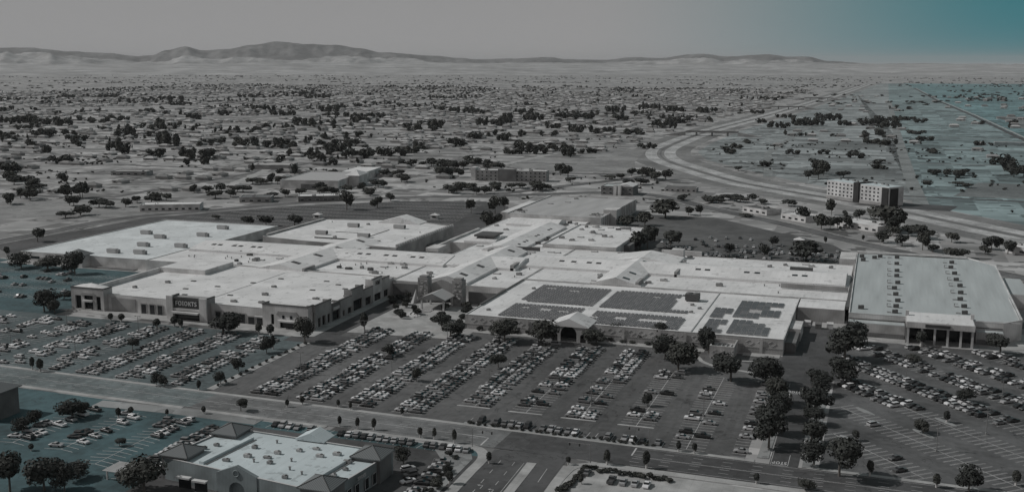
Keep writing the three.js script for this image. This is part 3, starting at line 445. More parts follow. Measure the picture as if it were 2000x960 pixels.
// the concourse: flat shop roofs with pitched walkway roofs over them
{
  const b = thing('mall_concourse', 'low white mall concourse with pitched roofs and skylights joining all the stores', 'shopping mall', -200, 540);
  const hL = 7.0;
  const wings = [rect(-403.9, -243.3, 517, 593.5), rect(-242.9, -178.4, 510, 634.5), rect(-178, -14, 536, 634), rect(-262, -199.4, 635, 749.5)];
  for (const P of wings) { const w = part(b, 'wall', ring(P, 0.3, 0, hL), M.wallLight); const r = part(b, 'roof', slab(inset(P, 0.25), hL - 0.65, 0.3), M.roof); const xs = P.map(p => p[0]), ys = P.map(p => p[1]); scatterUnits(r, Math.min(...xs) + 4, Math.max(...xs) - 4, Math.min(...ys) + 4, Math.max(...ys) - 4, hL - 0.35, 42); }
  const G2 = (u0, u1, v0, v1, y0, y1, ax) => part(b, 'pitched_roof', [gable(u0, u1, v0, v1, y0, y1, ax, y0 - 1.3)], M.roof);
  const gL = G2(-400, -232, 553, 588, 8, 10.6, 'u'), gR = G2(-190, -16, 568, 604, 8, 10.6, 'u');
  const g1 = G2(-327, -298, 512, 613, 8.05, 11.0, 'v'), g2 = G2(-223, -201, 511, 612, 8.05, 11.1, 'v'), g3 = G2(-139, -118, 535.8, 606, 8.05, 11.0, 'v'), g5 = G2(-231, -207, 612.2, 716, 8.0, 10.7, 'v');
  G2(-232, -190, 556, 592, 8.02, 10.8, 'u'); G2(-147, -108, 597, 622, 8.1, 11.2, 'v'); G2(-252, -214, 716.4, 740, 8.1, 10.8, 'u'); const gy = G2(-252, -231.2, 636, 662, 8.1, 10.4, 'u');
  part(g3, 'gable_front', [frontWall([[-142, 6.9], [-115, 6.9], [-115, 7.7], [-121, 8], [-128.5, 11.2], [-136, 8], [-142, 7.7]], [], 535.2, 0.4)], M.wallLight);
  part(b, 'clerestory', [box(-347, -300, 7.2, 9.0, 613.2, 613.8), box(-227, -196, 7, 9.1, 620, 620.6), box(-160, -108, 7, 8.7, 596.2, 596.7)], M.unitDark);
  part(b, 'end_parapet', [box(-298, -296.6, 6.7, 9.4, 512, 524), box(-343, -341.4, 6.7, 9.2, 566, 580), box(-298, -296.5, 6.7, 9.6, 562, 580), box(-118, -116.4, 6.6, 9.2, 536, 548), box(-193, -191, 6.7, 9.8, 556, 572), box(-104, -102.5, 6.7, 9.5, 568, 584)], M.wallMid);
  // skylight panes lie on the pitched roofs
  const pane = (r, u, v, y, w, d, tu, tv) => { const g = new THREE.BoxGeometry(w, 0.14, d); g.rotateX(tv); g.rotateZ(tu); g.translate(u, y, -v); const f = part(r, 'skylight', [g], M.trimDark); const k = new THREE.BoxGeometry(w - 0.3, 0.08, d - 0.3); k.translate(0, 0.1, 0); k.rotateX(tv); k.rotateZ(tu); k.translate(u, y, -v); part(f, 'skylight_pane', [k], M.glass); };
  const sL = Math.atan2(2.6, 17.5), sR = Math.atan2(2.6, 18);
  for (const u of [-389, -384.5, -374.5, -370, -361, -356.5, -289, -283.5, -272, -266.5, -255, -249.5]) pane(gL, u, 563.5, 8 + 10.5 * 2.6 / 17.5 + 0.06, 2.8, 2.4, 0, sL);
  for (const u of [-170, -163, -154, -148.6, -93, -88, -67, -61.5, -42, -37]) pane(gR, u, 579, 8 + 11 * 2.6 / 18 + 0.06, 2.8, 2.4, 0, sR);
  for (const v of [523, 548, 574, 602]) pane(g1, -308, v, 8.05 + (10 / 14.5) * 2.95 + 0.08, 5, 3.4, -Math.atan2(2.95, 14.5), 0);
  for (const v of [523, 548, 600]) pane(g2, -207.5, v, 8.05 + (6.5 / 11) * 3.05 + 0.08, 4, 3.4, -Math.atan2(3.05, 11), 0);
  for (const v of [541, 556, 590]) pane(g3, -124, v, 8.05 + (6 / 10.5) * 2.95 + 0.08, 3.6, 3, -Math.atan2(2.95, 10.5), 0);
  for (const v of [628, 638, 643, 662, 667, 690, 695]) pane(g5, -212, v, 8 + (5 / 12) * 2.7 + 0.08, 1.6, 2.6, -Math.atan2(2.7, 12), 0);
  part(b, 'ridge_vent', [box(-247, -233, 10.3, 11.4, 641, 657)], M.unitDark);
  part(b, 'rear_screen', [box(-47, -14.2, 7.1, 9.4, 556, 557)], M.wallMid); part(b, 'roof_screen', [box(-46, -34, 8.6, 10.6, 596, 599)], M.unitDark);
  part(b, 'service_wall', [box(-35.6, -14.2, 0, 6.4, 516, 535.9)], M.wallMid); part(b, 'service_roof', [box(-35.4, -14.4, 6.41, 6.6, 516.2, 535.5)], M.roof);
  for (const [u, v, m] of [[-30, 506, M.trimLight], [-25, 503, M.wallDark], [-20, 505, M.trimLight]]) part(b, 'service_bin', [box(u - 1.4, u + 1.4, 0.08, 2.2, v - 1.2, v + 1.2), gable(u - 1.5, u + 1.5, v - 1.3, v + 1.3, 2.25, 3, 'u', 2.2)], m);
  part(b, 'court_wall', [box(-262, -260.6, 0, 8.2, 600, 634.8), box(-263, -261.5, 0, 8, 635.2, 690), box(-262, -254, 6.8, 9, 598, 612)], M.wallLight);
  part(b, 'corner_bay', [box(-116, -109, 0, 12, 623, 629), box(-124, -100, 7, 9.6, 634.2, 636)], M.wallLight);
  for (let i = 0; i < 14; i++) vent(g5.parent.children[1], -395 + rb() * 145, 524 + rb() * 24, hL - 0.35);
}
// plaza entrance with two stone towers and a pitched porch
{
  const b = thing('mall_entrance', 'stone-faced mall entrance with two blocky towers and a pitched porch', 'entrance', -208, 494);
  const tw = (u, v, hh) => { const t = part(b, 'stone_tower', [box(u - 2.7, u + 2.7, 0, hh, v - 2.7, v + 2.7), box(u - 2, u + 2, hh + 0.003, hh + 1, v - 2, v + 2)], M.wallMid); for (let k = 0; k < 26; k++) { const sx = 0.7 + rb() * 0.9, sy = 0.4 + rb() * 0.4, uu = u - 2.1 + rb() * 4.2, yy = 1 + rb() * (hh - 2.2); part(t, 'facing_stone', [box(uu - sx / 2, uu + sx / 2, yy, yy + sy, v - 2.8 - rb() * 0.12, v - 2.68)], [M.wall, M.wallDark, M.wallLight][Math.floor(rb() * 3)]); } };
  tw(-218.5, 497, 12.6); tw(-199, 495, 12.8);
  part(b, 'screen_wall', [frontWall([[-215, 0], [-202.5, 0], [-202.5, 9], [-207, 11], [-210, 11.6], [-215, 9.5]], [[-212.5, -205, 0.05, 5.2]], 498, 1)], M.wallMid);
  part(b, 'side_wall', [box(-240.8, -222.2, 0, 6.4, 506, 507), box(-195.5, -181, 0, 6.2, 499, 500)], M.wallDark);
  const p = part(b, 'porch_roof', [gable(-214, -200, 479, 492.5, 5.4, 8.4, 'v', 5.1)], M.metalRoof); for (const [u, v] of [[-212.8, 480], [-201.2, 480], [-212.8, 491], [-201.2, 491]]) part(b, 'porch_column', [box(u - 0.4, u + 0.4, 0.15, 5.05, v - 0.4, v + 0.4)], M.trimLight);
  part(p, 'porch_fascia', [frontWall([[-214, 5.2], [-200, 5.2], [-200, 5.6], [-207, 8.5], [-214, 5.6]], [], 478.6, 0.35)], M.wallDark);
  part(b, 'buttress', [tris([P3(-223, 0.1, 489), P3(-221.5, 0.1, 489), P3(-222, 7, 494), P3(-221.5, 0.1, 489), P3(-221.5, 0.1, 495), P3(-222, 7, 494), P3(-223, 0.1, 495), P3(-223, 0.1, 489), P3(-222, 7, 494)])], M.trimLight);
  part(b, 'glazing', [box(-214.9, -202.6, 0.1, 6, 499.5, 499.8)], M.glass);
}
// G: right-hand store
{
  const b = thing('department_store', 'big grey-roofed store at the right with rows of roof units and dark columned entrance', 'store', 22, 497);
  const P = [[-12, 500], [14, 500], [14, 497], [40, 497], [40, 500], [52, 500], [60.5, 510], [61, 648], [48, 668], [-13, 664]], h = 9.1;
  const r = shell(b, P, h, M.wallLight, M.roofGrey, 0.45), y = h - 0.45, w = b.children[0];
  part(b, 'lower_tier', [box(-11.9, 12, 0, 6.0, 494, 499.8)], M.wall); part(b, 'lower_tier', [box(41, 52, 0, 5.4, 495.5, 499.8)], M.wall); part(b, 'lower_tier_roof', [box(-11.7, 11.8, 6.003, 6.3, 494.2, 499.6), box(41.2, 51.8, 5.403, 5.7, 495.7, 499.6)], M.roofGrey);
  part(w, 'reveal_line', [box(-11.8, 13.8, 6.6, 6.8, 499.7, 499.97), box(40.2, 51.8, 6.4, 6.7, 499.7, 499.97)], M.trimDark);
  part(b, 'base_band', [box(-8, 11.6, 0.16, 2.2, 493.6, 493.97), box(41.4, 51.6, 0.16, 2.4, 495.1, 495.47)], M.wallDark);
  const e = part(b, 'entrance_canopy', [box(12.2, 39.8, 7.6, 10, 486, 500)], M.wallLight); part(e, 'canopy_roof', [box(12.5, 39.5, 10.003, 10.2, 486.3, 506)], M.roof); part(e, 'canopy_sign', [box(20, 30, 8.2, 9.5, 485.7, 485.97)], M.trimDark);
  for (const u of [13.2, 18.8, 24, 29.2, 34.4, 39]) part(e, 'entrance_column', [box(u - 0.45, u + 0.45, 0.15, 7.58, 486.6, 487.6)], M.trimLight);
  part(e, 'entrance_glazing', [box(13, 39, 0.15, 7.5, 496.2, 496.6)], M.glass); part(e, 'entrance_side_wall', [box(12.3, 12.9, 0.15, 7.55, 488, 496)], M.wallDark);
  part(b, 'canopy_finial', [box(12, 13.4, 10.21, 12.4, 498, 499.6), box(38.6, 40, 10.21, 12.4, 498, 499.6)], M.trimLight);
  part(b, 'side_wing', [box(61.2, 71, 0, 7, 577, 620)], M.wallLight); part(b, 'side_wing_roof', [box(61.5, 70.6, 7.003, 7.2, 577.4, 619.6)], M.roofGrey);
  const rows = [[8.5, [508, 520, 533, 548, 563, 578, 597, 612, 634, 655]], [38, [516, 530, 546, 562, 580, 596, 614, 632, 648]]];
  for (const [u, vs] of rows) for (const v of vs) { const t = rooftopUnit(r, u + (rb() - 0.5) * 2, v, y, 2.5, 1.9, 1.5, M.unitDark); part(t, 'duct', [box(u - 4.4, u - 2.4, y + 0.2, y + 0.6, v - 0.35, v + 0.35)], M.unitLight); if (rb() < 0.6) part(t, 'pipe_frame', [box(u - 4.4, u - 4.1, y, y + 1.4, v + 1.2, v + 1.5), box(u - 4.4, u - 2.6, y + 1.2, y + 1.4, v + 1.2, v + 1.5)], M.unit); }
  for (const [u, v] of [[-7, 512], [-9, 640], [-10, 652], [0, 655], [-3, 650]]) rooftopUnit(r, u, v, y, 2.6, 2, 1.6, M.unitDark);
  part(b, 'gap_cover', [box(-14, -12.4, 6, 7.4, 520, 600)], M.unitDark); part(b, 'rear_parapet', [box(-22, -13.2, 0, 9.3, 640, 664), box(-13, 47, 9.24, 10, 664.3, 666.5)], M.wallLight);
  part(b, 'roof_trim', [box(59.2, 59.6, y, y + 0.3, 512, 560), box(41, 59, y, y + 0.3, 503, 503.4)], M.trimLight);
}
// S: shop building at the bottom left with four tiled hip towers
{
  const b = thing('shop_building', 'white-roofed shop building with four tiled corner towers beside the street', 'shop', -163, 262);
  const P = [[-195, 252], [-137, 243.5], [-133, 277.5], [-191, 281]], h = 6.6, r = shell(b, P, h, M.wallTeal, M.roofB, 0.35), y = h - 0.35;
  const tw = (u, v, s, hh) => { const t = part(b, 'corner_tower', [box(u - s, u + s, 0, hh, v - s, v + s)], M.wallDark); const k = part(t, 'tower_roof', [hip(u - s - 0.7, u + s + 0.7, v - s - 0.7, v + s + 0.7, hh + 0.35, hh + 2.6, hh + 0.01)], M.tile); part(k, 'hip_tiles', [[-1, -1], [1, -1], [1, 1], [-1, 1]].map(([a, c]) => { const e = new THREE.Vector3(u + a * (s + 0.7), hh + 0.4, -(v + c * (s + 0.7))), f = new THREE.Vector3(u, hh + 2.65, -v); return new THREE.TubeGeometry(new THREE.LineCurve3(e, f), 1, 0.14, 5); }), M.tileDark); return t; };
  tw(-190.9, 256.2, 4.3, 7.2); tw(-188, 277, 4.1, 7.2); tw(-137.4, 273, 4.3, 7.2); const tr = tw(-140.2, 248, 4.4, 7.0);
  part(tr, 'sign_lettering', [letters("MEN'S", 1.2, 0.12).translate(-140.2, 4.9, -243.48)], M.trimLight, 'pale shop sign lettering'); 
  { const g = letters('SHOES', 1.0, 0.12); g.rotateY(Math.PI / 2 - 0.1); g.translate(-134.4, 5.0, -260); part(b, 'sign_lettering', [g], M.trimLight); }
  part(b, 'front_gable', [frontWall([[-173, 0], [-160, 0], [-160, 6.8], [-166.5, 9.4], [-173, 6.8]], [archHole(-169, -164, 0.1, 4.6)], 246.6, 1.2), new THREE.TorusGeometry(0.9, 0.2, 6, 16).translate(-166.5, 7.2, -246.5)], M.wallTeal); part(b, 'rear_gable', [gable(-166, -156, 277.8, 284.5, 6.9, 9.1, 'v', 6.6)], M.roofB);
  for (const [u0, u1] of [[-183.5, -180], [-146.5, -143]]) { const k = 0.1; part(r, 'roof_curb', [new THREE.BoxGeometry(1.6, 0.9, 23).rotateY(-k).translate((u0 + u1) / 2 + 1.5, y + 0.45, -263)], M.roofB); part(r, 'roof_gutter', [new THREE.BoxGeometry(0.5, 0.2, 23).rotateY(-k).translate((u0 + u1) / 2 + 3, y + 0.1, -263)], M.unit); }
  for (const [u, v] of [[-186, 266], [-188, 262.5], [-174, 268], [-170, 274], [-165, 266], [-160, 270], [-168, 258], [-172, 261], [-163, 258.5], [-158, 262], [-166, 262], [-155, 256], [-152, 268], [-150, 254], [-156, 273], [-148, 271], [-153, 250], [-140, 261], [-141, 256], [-142, 266], [-176, 256]]) rb() < 0.75 ? rooftopUnit(r, u, v, y, 1.4 + rb(), 1 + rb() * 0.5, 0.6 + rb() * 0.4, rb() < 0.6 ? M.unit : M.unitLight) : vent(r, u, v, y);
  for (const u of [-184, -178, -156, -150]) { part(b.children[0], 'shop_window', [box(u - 2, u + 2, 0.4, 3.4, 247 - 0.15 * (u + 178) - 0.9, 247 - 0.15 * (u + 178) - 0.6)], M.glass); part(b, 'awning', [box(u - 2.3, u + 2.3, 3.5, 4, 247 - 0.15 * (u + 178) - 2, 247 - 0.15 * (u + 178) - 0.5)], M.trimLight); }
  for (const v of [254, 258, 263, 267]) windowSide(b.children[0], -136 + (v - 250) * 0.1 + 0.3, 0.6, v, 2.4, 3.4);
}
// ---------------------------------------------------------------- buildings behind the mall
function lowBuilding(name, label, cat, u0, u1, v0, v1, h, wm, rm, opt = {}) {
  const b = thing(name, label, cat, (u0 + u1) / 2, v0); if (opt.turn) b.rotation.y = opt.turn;
  const r = shell(b, rect(u0, u1, v0, v1), h, wm, rm, 0.4);
  const w = b.children[0], n = opt.win || 0, fl = opt.floors || 1;
  for (let f = 0; f < fl; f++) for (let i = 0; i < n; i++) windowFront(w, lerp(u0, u1, (i + 0.5) / n), 1 + f * (h - 0.6) / fl, v0, (u1 - u0) / n * (opt.ww || 0.5), Math.min(1.7, h / fl * 0.5));
  for (let f = 0; f < fl; f++) for (let i = 0; i < (opt.side || 0); i++) windowSide(w, u1, 1 + f * (h - 0.6) / fl, lerp(v0, v1, (i + 0.5) / opt.side), (v1 - v0) / opt.side * 0.45, Math.min(1.7, h / fl * 0.5));
  scatterUnits(r, u0 + 2, u1 - 2, v0 + 2, v1 - 2, h - 0.4, opt.units ?? 4);
  return b;
}
{ // large pale hall with a hipped centre
  const b = lowBuilding('assembly_hall', 'large pale hall with ribbed white roof and hipped entrance block', 'hall', -552.5, -494.5, 918, 1003, 8.5, M.wallLight, M.metalRoof, { turn: 0.17, side: 6, units: 0 });
  part(b, 'entrance_block', [box(-494.3, -484, 0, 10.5, 950, 978)], M.wallLight); part(b, 'entrance_roof', [hip(-498, -482.5, 948.5, 979.5, 10.55, 15)], M.roof);
  part(b, 'side_wing', [box(-520, -493, 0, 8, 1003.3, 1062)], M.wallLight); part(b, 'side_wing_roof', [box(-519.6, -493.4, 8.003, 8.3, 1003.7, 1061.6)], M.roof); part(b, 'porch', [box(-530, -512, 0, 5.6, 913, 917.8)], M.wallDark);
}
lowBuilding('office_block', 'dark low building in front of the large pale hall', 'building', -486, -446, 838, 858, 5, M.wallDark, M.roof, { win: 6, turn: 0.5, units: 5 });
lowBuilding('shop_row', 'small dark-walled building left of the pale hall', 'building', -530, -503, 812, 828, 5, M.wallMid, M.tile, { win: 4, turn: 0.4, units: 2 });
{ const b = lowBuilding('motel', 'long three-storey motel with rows of windows behind the mall', 'motel', -400, -326, 1048, 1064, 11, M.wallMid, M.roof, { win: 16, floors: 3, side: 3, units: 6, ww: 0.45, turn: 0.12 }); part(b, 'end_tower', [box(-405, -400.1, 0, 13.5, 1047, 1060)], M.wallLight); part(b, 'centre_bay', [box(-376, -357, 0, 12.2, 1046, 1047.9)], M.wallDark); }
{ const b = lowBuilding('office_block', 'small two-storey office with pale columns and shed roofs', 'building', -247, -217, 968, 990, 8, M.wallDark, M.roofGrey, { win: 5, floors: 2, units: 2 }); for (const u of [-233, -229]) part(b, 'stair_tower', [box(u - 1.4, u + 1.4, 0, 9.6, 964, 967.8)], M.wallLight); part(b, 'shed_roof', [gable(-232, -217, 968, 990, 8.3, 10.6, 'v', 8.15)], M.roof); }
{ // the white hotel beside the freeway
  const b = thing('hotel', 'white four-storey hotel block with window grid beside the freeway', 'hotel', -20, 985); b.rotation.y = -0.72;
  const a = part(b, 'wall', [box(-58, -26, 0, 16, 985, 1003), box(-20, 12, 0, 16, 985, 1003)], M.trimLight), c = part(b, 'stair_tower', [box(-25.9, -20.1, 0, 17.2, 983.5, 1002)], M.dark); part(b, 'end_panel', [box(12.01, 12.6, 0, 15, 986.5, 996), box(5, 11.6, 0, 15.6, 984.3, 984.95)], M.dark);
  part(b, 'roof', [box(-57.6, -26.4, 16.003, 16.3, 985.4, 1002.6), box(-19.6, 11.6, 16.003, 16.3, 985.4, 1002.6)], M.roofB); part(b, 'plinth', [box(-58.3, -26.1, 0, 2.6, 984.5, 984.97), box(-19.9, 4.9, 0, 2.6, 984.5, 984.97)], M.wallMid);
  for (let f = 0; f < 4; f++) { for (let i = 0; i < 7; i++) windowFront(a, -55.6 + i * 4.4, 3.4 + f * 3.2, 985, 2.1, 1.7); for (let i = 0; i < 5; i++) windowFront(a, -17 + i * 4.4, 3.4 + f * 3.2, 985, 2.1, 1.7); }
  for (let i = 0; i < 8; i++) rooftopUnit(b.children[3], -54 + i * 8, 992 + rb() * 6, 16.3, 2.4, 2, 1.2, M.unit);
}
lowBuilding('long_building', 'long low pale building with rounded corners beyond the left store', 'building', -577, -529, 742, 760, 5.5, M.wallLight, M.roof, { win: 9, turn: 0.45, units: 4 });
lowBuilding('school_building', 'small flat grey building in the left distance beside bare ground', 'building', -792, -752, 968, 985, 4.6, M.wallMid, M.wall, { win: 5, turn: 0.25, units: 1 });
lowBuilding('warehouse', 'flat tan warehouse left of the pale hall', 'warehouse', -690, -640, 1078, 1110, 5, M.wallMid, M.wall, { turn: 0.3, units: 2 });
lowBuilding('restaurant', 'low pale restaurant among dark trees beside the ring road', 'restaurant', -38, 2, 822, 842, 4.6, M.wallLight, M.roof, { win: 6, turn: -0.7, units: 4 });
lowBuilding('restaurant', 'small pale diner between the ring road and the freeway', 'restaurant', -112, -84, 884, 900, 4.4, M.wallLight, M.tileDark, { win: 4, turn: -0.7, units: 2 });
lowBuilding('restaurant', 'flat cream eatery right of the diner by the ring road', 'restaurant', -78, -52, 852, 868, 4.6, M.wallLight, M.roof, { win: 4, turn: -0.7, units: 4 });
lowBuilding('motel', 'low dark motel row under trees near the freeway bend', 'motel', -196, -166, 1010, 1022, 4.4, M.wallMid, M.tileDark, { win: 6, units: 0 });
lowBuilding('restaurant', 'white flat-roofed eatery behind the right-hand store', 'restaurant', 72, 104, 742, 762, 4.6, M.wallLight, M.roof, { win: 4, turn: -0.7, units: 3 });
lowBuilding('shop_row', 'long grey shed beside the rail line in the right distance', 'building', 150, 190, 1740, 1756, 5, M.wallTeal, M.roofGrey, { units: 0 });
{ // hip-roofed shop tower at the left edge
  const b = thing('shop_building', 'dark hip-roofed shop tower at the left edge beside the street', 'shop', -287, 281); part(b, 'wall', [box(-293.5, -280.5, 0, 9.4, 275, 287)], M.wallDark); part(b, 'roof', [hip(-294.5, -279.5, 274, 288, 9.7, 12.6, 9.41)], M.tile);
}
// dark hedge-lined shed by the teal lot and an open pergola
{
  const b = thing('pergola', 'slatted pergola roof over a bench beside the shop building', 'pergola', -206, 250);
  for (const [u, v] of [[-210, 246], [-202, 246], [-210, 252], [-202, 252]]) part(b, 'post', [box(u - 0.2, u + 0.2, 0.05, 2.9, v - 0.2, v + 0.2)], M.wallLight);
  for (let i = 0; i < 12; i++) part(b, 'slat', [box(-211, -201, 2.92, 3.1, 245.2 + i * 0.66, 245.5 + i * 0.66)], M.wallLight);
}
// freeway overpasses
for (const [u0, u1, v, w, lab] of [[-318, -232, 1815, 13, 'nearest dark road overpass across the freeway'], [-290, -205, 2930, 14, 'second dark road overpass farther along the freeway'], [-262, -170, 3690, 14, 'farthest road overpass along the freeway']]) {
  const b = thing('overpass', lab, 'bridge', (u0 + u1) / 2, v); part(b, 'deck', [box(u0, u1, 5.6, 7, v - w / 2, v + w / 2)], M.wallDark); part(b, 'railing', [box(u0, u1, 7.003, 8.2, v - w / 2, v - w / 2 + 0.4), box(u0, u1, 7.003, 8.2, v + w / 2 - 0.4, v + w / 2)], M.wallDark);
  for (const t of [0.2, 0.5, 0.8]) part(b, 'pier', [box(lerp(u0, u1, t) - 0.9, lerp(u0, u1, t) + 0.9, 0, 5.595, v - w / 3, v + w / 3)], M.wallMid); part(b, 'abutment', [tris([...q4(P3(u0 - 40, 0, v - w / 2), P3(u0, 0, v - w / 2), P3(u0, 7, v - w / 2), P3(u0 - 0.5, 7, v - w / 2)), ...q4(P3(u0 - 40, 0, v - w / 2), P3(u0, 7, v - w / 2), P3(u0, 7, v + w / 2), P3(u0 - 40, 0, v + w / 2))])], M.field); part(b, 'abutment', [tris([...q4(P3(u1, 7, v - w / 2), P3(u1 + 40, 0, v - w / 2), P3(u1 + 40, 0, v + w / 2), P3(u1, 7, v + w / 2)), P3(u1, 0, v - w / 2), P3(u1 + 40, 0, v - w / 2), P3(u1, 7, v - w / 2)])], M.field);
}
// far white dome-like tank in the left distance
{ const b = thing('storage_tank', 'tiny white round tank far off in the left distance', 'tank', -2700, 4300); part(b, 'tank_wall', [new THREE.CylinderGeometry(11, 11, 12, 24).translate(-2700, 6, -4300)], M.trimLight); part(b, 'tank_roof', [new THREE.ConeGeometry(11.2, 4, 24).translate(-2700, 14.02, -4300)], M.trimLight); }

// ---------------------------------------------------------------- painted markings
const ROWS = [-54.5, -74.3, -94.4, -113.7, -133.1, -152.7, -172.3, -191.9, -211.5];
const LEFTROWS = [-252, -271.6, -291.2, -310.8, -330.4, -350, -369.6, -389.2];
const rowV = u => [ROADV(u) + (u < -145 ? 12.5 : 27.5), 435.5], leftV = u => [ROADV(u) + 11.5, 404];
{
  const g = [], y = 0.085, W = 0.2, st = 2.78;
  const doubleRow = (u, v0, v1) => { g.push(bar([u, v0], [u, v1], W, y)); for (let v = v0; v <= v1 + 0.1; v += st) { g.push(bar([u - 5.8, v], [u - 0.12, v], W, y)); g.push(bar([u + 0.12, v], [u + 5.8, v], W, y)); } };
  ROWS.forEach(u => { const [a, b] = rowV(u); doubleRow(u, u === -54.5 ? ROADV(u) + 12 : a + 0.8, b - (u > -80 ? 26 : 0)); });
  LEFTROWS.forEach(u => { const [a, b] = leftV(u); doubleRow(u, a, b); });
  for (let v = 322; v <= 408; v += st) g.push(bar([-40.5, v], [-35, v], W, y));
  for (let u = -129; u <= -60; u += st) g.push(bar([u, ROADV(u) + 11.2], [u + 0.1, ROADV(u) + 16.6], W, y));
  struct('parking_lines', g, M.paint);
  const s = []; for (let v = 440; v < 512; v += 18.3) { s.push(bar([-560, v], [-400, v], W, y)); for (let u = -560; u < -400; u += st) s.push(bar([u, v - 5.5], [u, v - 0.12], W, y), bar([u, v + 0.12], [u, v + 5.5], W, y)); }
  struct('side_lot_lines', s, M.paint);
  const q = []; for (let k = 0; k < 9; k++) { const v = 700 + k * 18, u0 = -530 + k * 9, u1 = -300 - k * 3; q.push(bar([u0, v], [u1, v + 14], 0.3, 0.075)); for (let u = u0 + 2; u < u1; u += 2.9) { const vv = v + 14 * (u - u0) / (u1 - u0); q.push(bar([u, vv - 4.8], [u, vv - 0.16], 0.22, 0.075), bar([u, vv + 0.16], [u, vv + 4.8], 0.22, 0.075)); } } struct('rear_lot_lines', q, M.paint);
}
const RD = [0.65, -0.76], RN = [0.76, 0.65], RR = [223, 243.4, 263.8, 284.2, 304.6, 325, 345.4];
const rp = (n, s) => [RN[0] * n + RD[0] * s, RN[1] * n + RD[1] * s];
const inRight = p => p[0] > -12 && p[0] < 128 && p[1] > ROADV(p[0]) + 12 && p[1] < 480;
{
  const g = [], y = 0.085;
  for (const n of RR) for (let s = -420; s < 60; s += 2.78) {
    const c = rp(n, s), c2 = rp(n, s + 2.78); if (!inRight(c)) continue; if (inRight(c2)) g.push(bar(c, c2, 0.2, y));
    for (const e of [1, -1]) for (const o of [-0.22, 0.22]) g.push(bar(rp(n + e * 0.15, s + o), rp(n + e * 5.6, s + o), 0.13, y));
  }
  struct('right_lot_lines', g, M.paint);
  const c = []; for (const [u, v0, v1] of [[-241, 262, 300], [-222, 255, 300], [-204, 248, 296], [-260, 262, 300]]) { c.push(bar([u, v0], [u, v1], 0.2, 0.075)); for (let v = v0; v <= v1; v += 2.78) c.push(bar([u - 5.5, v - 1], [u - 0.1, v], 0.2, 0.075), bar([u + 0.1, v], [u + 5.5, v - 1], 0.2, 0.075)); }
  for (let u = -190; u < -118; u += 2.78) c.push(bar([u, ROADV(u) - 11.5], [u - 1, ROADV(u) - 17], 0.2, 0.09)); struct('corner_lot_lines', c, M.paint);
  const d = [], yr = 0.125;
  for (const off of [-4.6, -1.6, 1.6, 4.8]) for (let u = -420; u < 180; u += 9) { if (u > -117 && u < -70) continue; d.push(bar([u, ROADV(u) + off], [u + 3, ROADV(u + 3) + off], 0.16, yr)); }
  for (const off of [-0.2, 0.2]) d.push(roadStrip(-420, -118, 0.12, yr, off), roadStrip(-68, 180, 0.12, yr, off)); for (const off of [-7.4, 7.4]) d.push(roadStrip(-420, -118, 0.14, yr, off), roadStrip(-68, 180, 0.14, yr, off));
  d.push(bar([-117, 308.4], [-117, 315.6], 0.5, yr), bar([-69.5, 315], [-69.5, 322], 0.5, yr)); d.push(bar([-117, 315.9], [-126, 316.1], 0.15, yr), bar([-69, 314.8], [-60, 314.5], 0.15, yr));
  for (const u of [-106.5, -102]) for (let v = 298; v > 240; v -= 8) d.push(bar([u + (300 - v) * 0.03, v], [u + (300 - v) * 0.03 + 0.1, v - 3], 0.18, 0.11)); d.push(bar([-99, 298], [-97, 240], 0.16, 0.11), bar([-91, 296], [-90.4, 285], 0.18, 0.11));
  // turn arrows
  for (const [u, v] of [[-104.6, 275], [-100.6, 273], [-97.9, 271]]) d.push(bar([u, v], [u, v + 2.4], 0.2, 0.112), bar([u, v + 2.4], [u - 1, v + 2.4], 0.2, 0.112), tris([P3(u - 1, 0.113, v + 1.9), P3(u - 1, 0.113, v + 2.9), P3(u - 1.8, 0.113, v + 2.4)]));
  struct('street_markings', d, M.paint);
  const st = []; // STOP legends read from the drive
  for (const [u, v] of [[-25.6, 322.5], [-27.2, 398]]) { const t = letters('STOP', 1.35, 0.01); t.rotateX(-Math.PI / 2); t.rotateY(Math.PI); t.scale(1, 1, 1.7); t.translate(u, 0.1, -v - 2.2); st.push(t); st.push(bar([u - 2.2, v - 1], [u + 2.4, v - 1], 0.35, 0.1), bar([u + 2.6, v - 1], [u + 2.6, v + 9], 0.15, 0.1), bar([u - 2.5, v - 1], [u - 2.5, v + 12], 0.15, 0.1)); }
  struct('stop_markings', st, M.paint);
}
// kerbed islands at the row ends and along the drive
for (const u of [-74.3, -94.4, -113.7, -133.1]) struct('row_end_kerb', kerbRun([[u - 6.2, rowV(u)[0]], [u + 6.2, rowV(u)[0] + 0.2]], 0.8, 0.17), M.kerb);
struct('drive_median', kerbRun([[-30.8, 326], [-30.8, 398]], 3.4, 0.16), M.gravel);
struct('drive_median', kerbRun([[-17.2, 322], [-17.2, 405]], 3.4, 0.16), M.gravel);
struct('street_bed', kerbRun([[-130, ROADV(-130) + 10.6], [-62, ROADV(-62) + 10.6]], 1.9, 0.19), M.gravel);
struct('store_lawn', [slab([[-76, 420], [-72, 436], [-66, 436], [-66, 424], [-58, 416], [-50, 407], [-41, 406], [-39.5, 414], [-44, 430], [-53, 434], [-66, 440], [-78, 438]], 0, 0.15)], M.fieldDark);
struct('store_path', [ribbon(curve([[-80, 441], [-70, 437], [-66.5, 430], [-60, 424], [-50, 421], [-40, 418]], 20), 2, 0.17), ribbon([[-56, 434.5], [-38, 438]], 1.2, 0.17)], M.concrete);
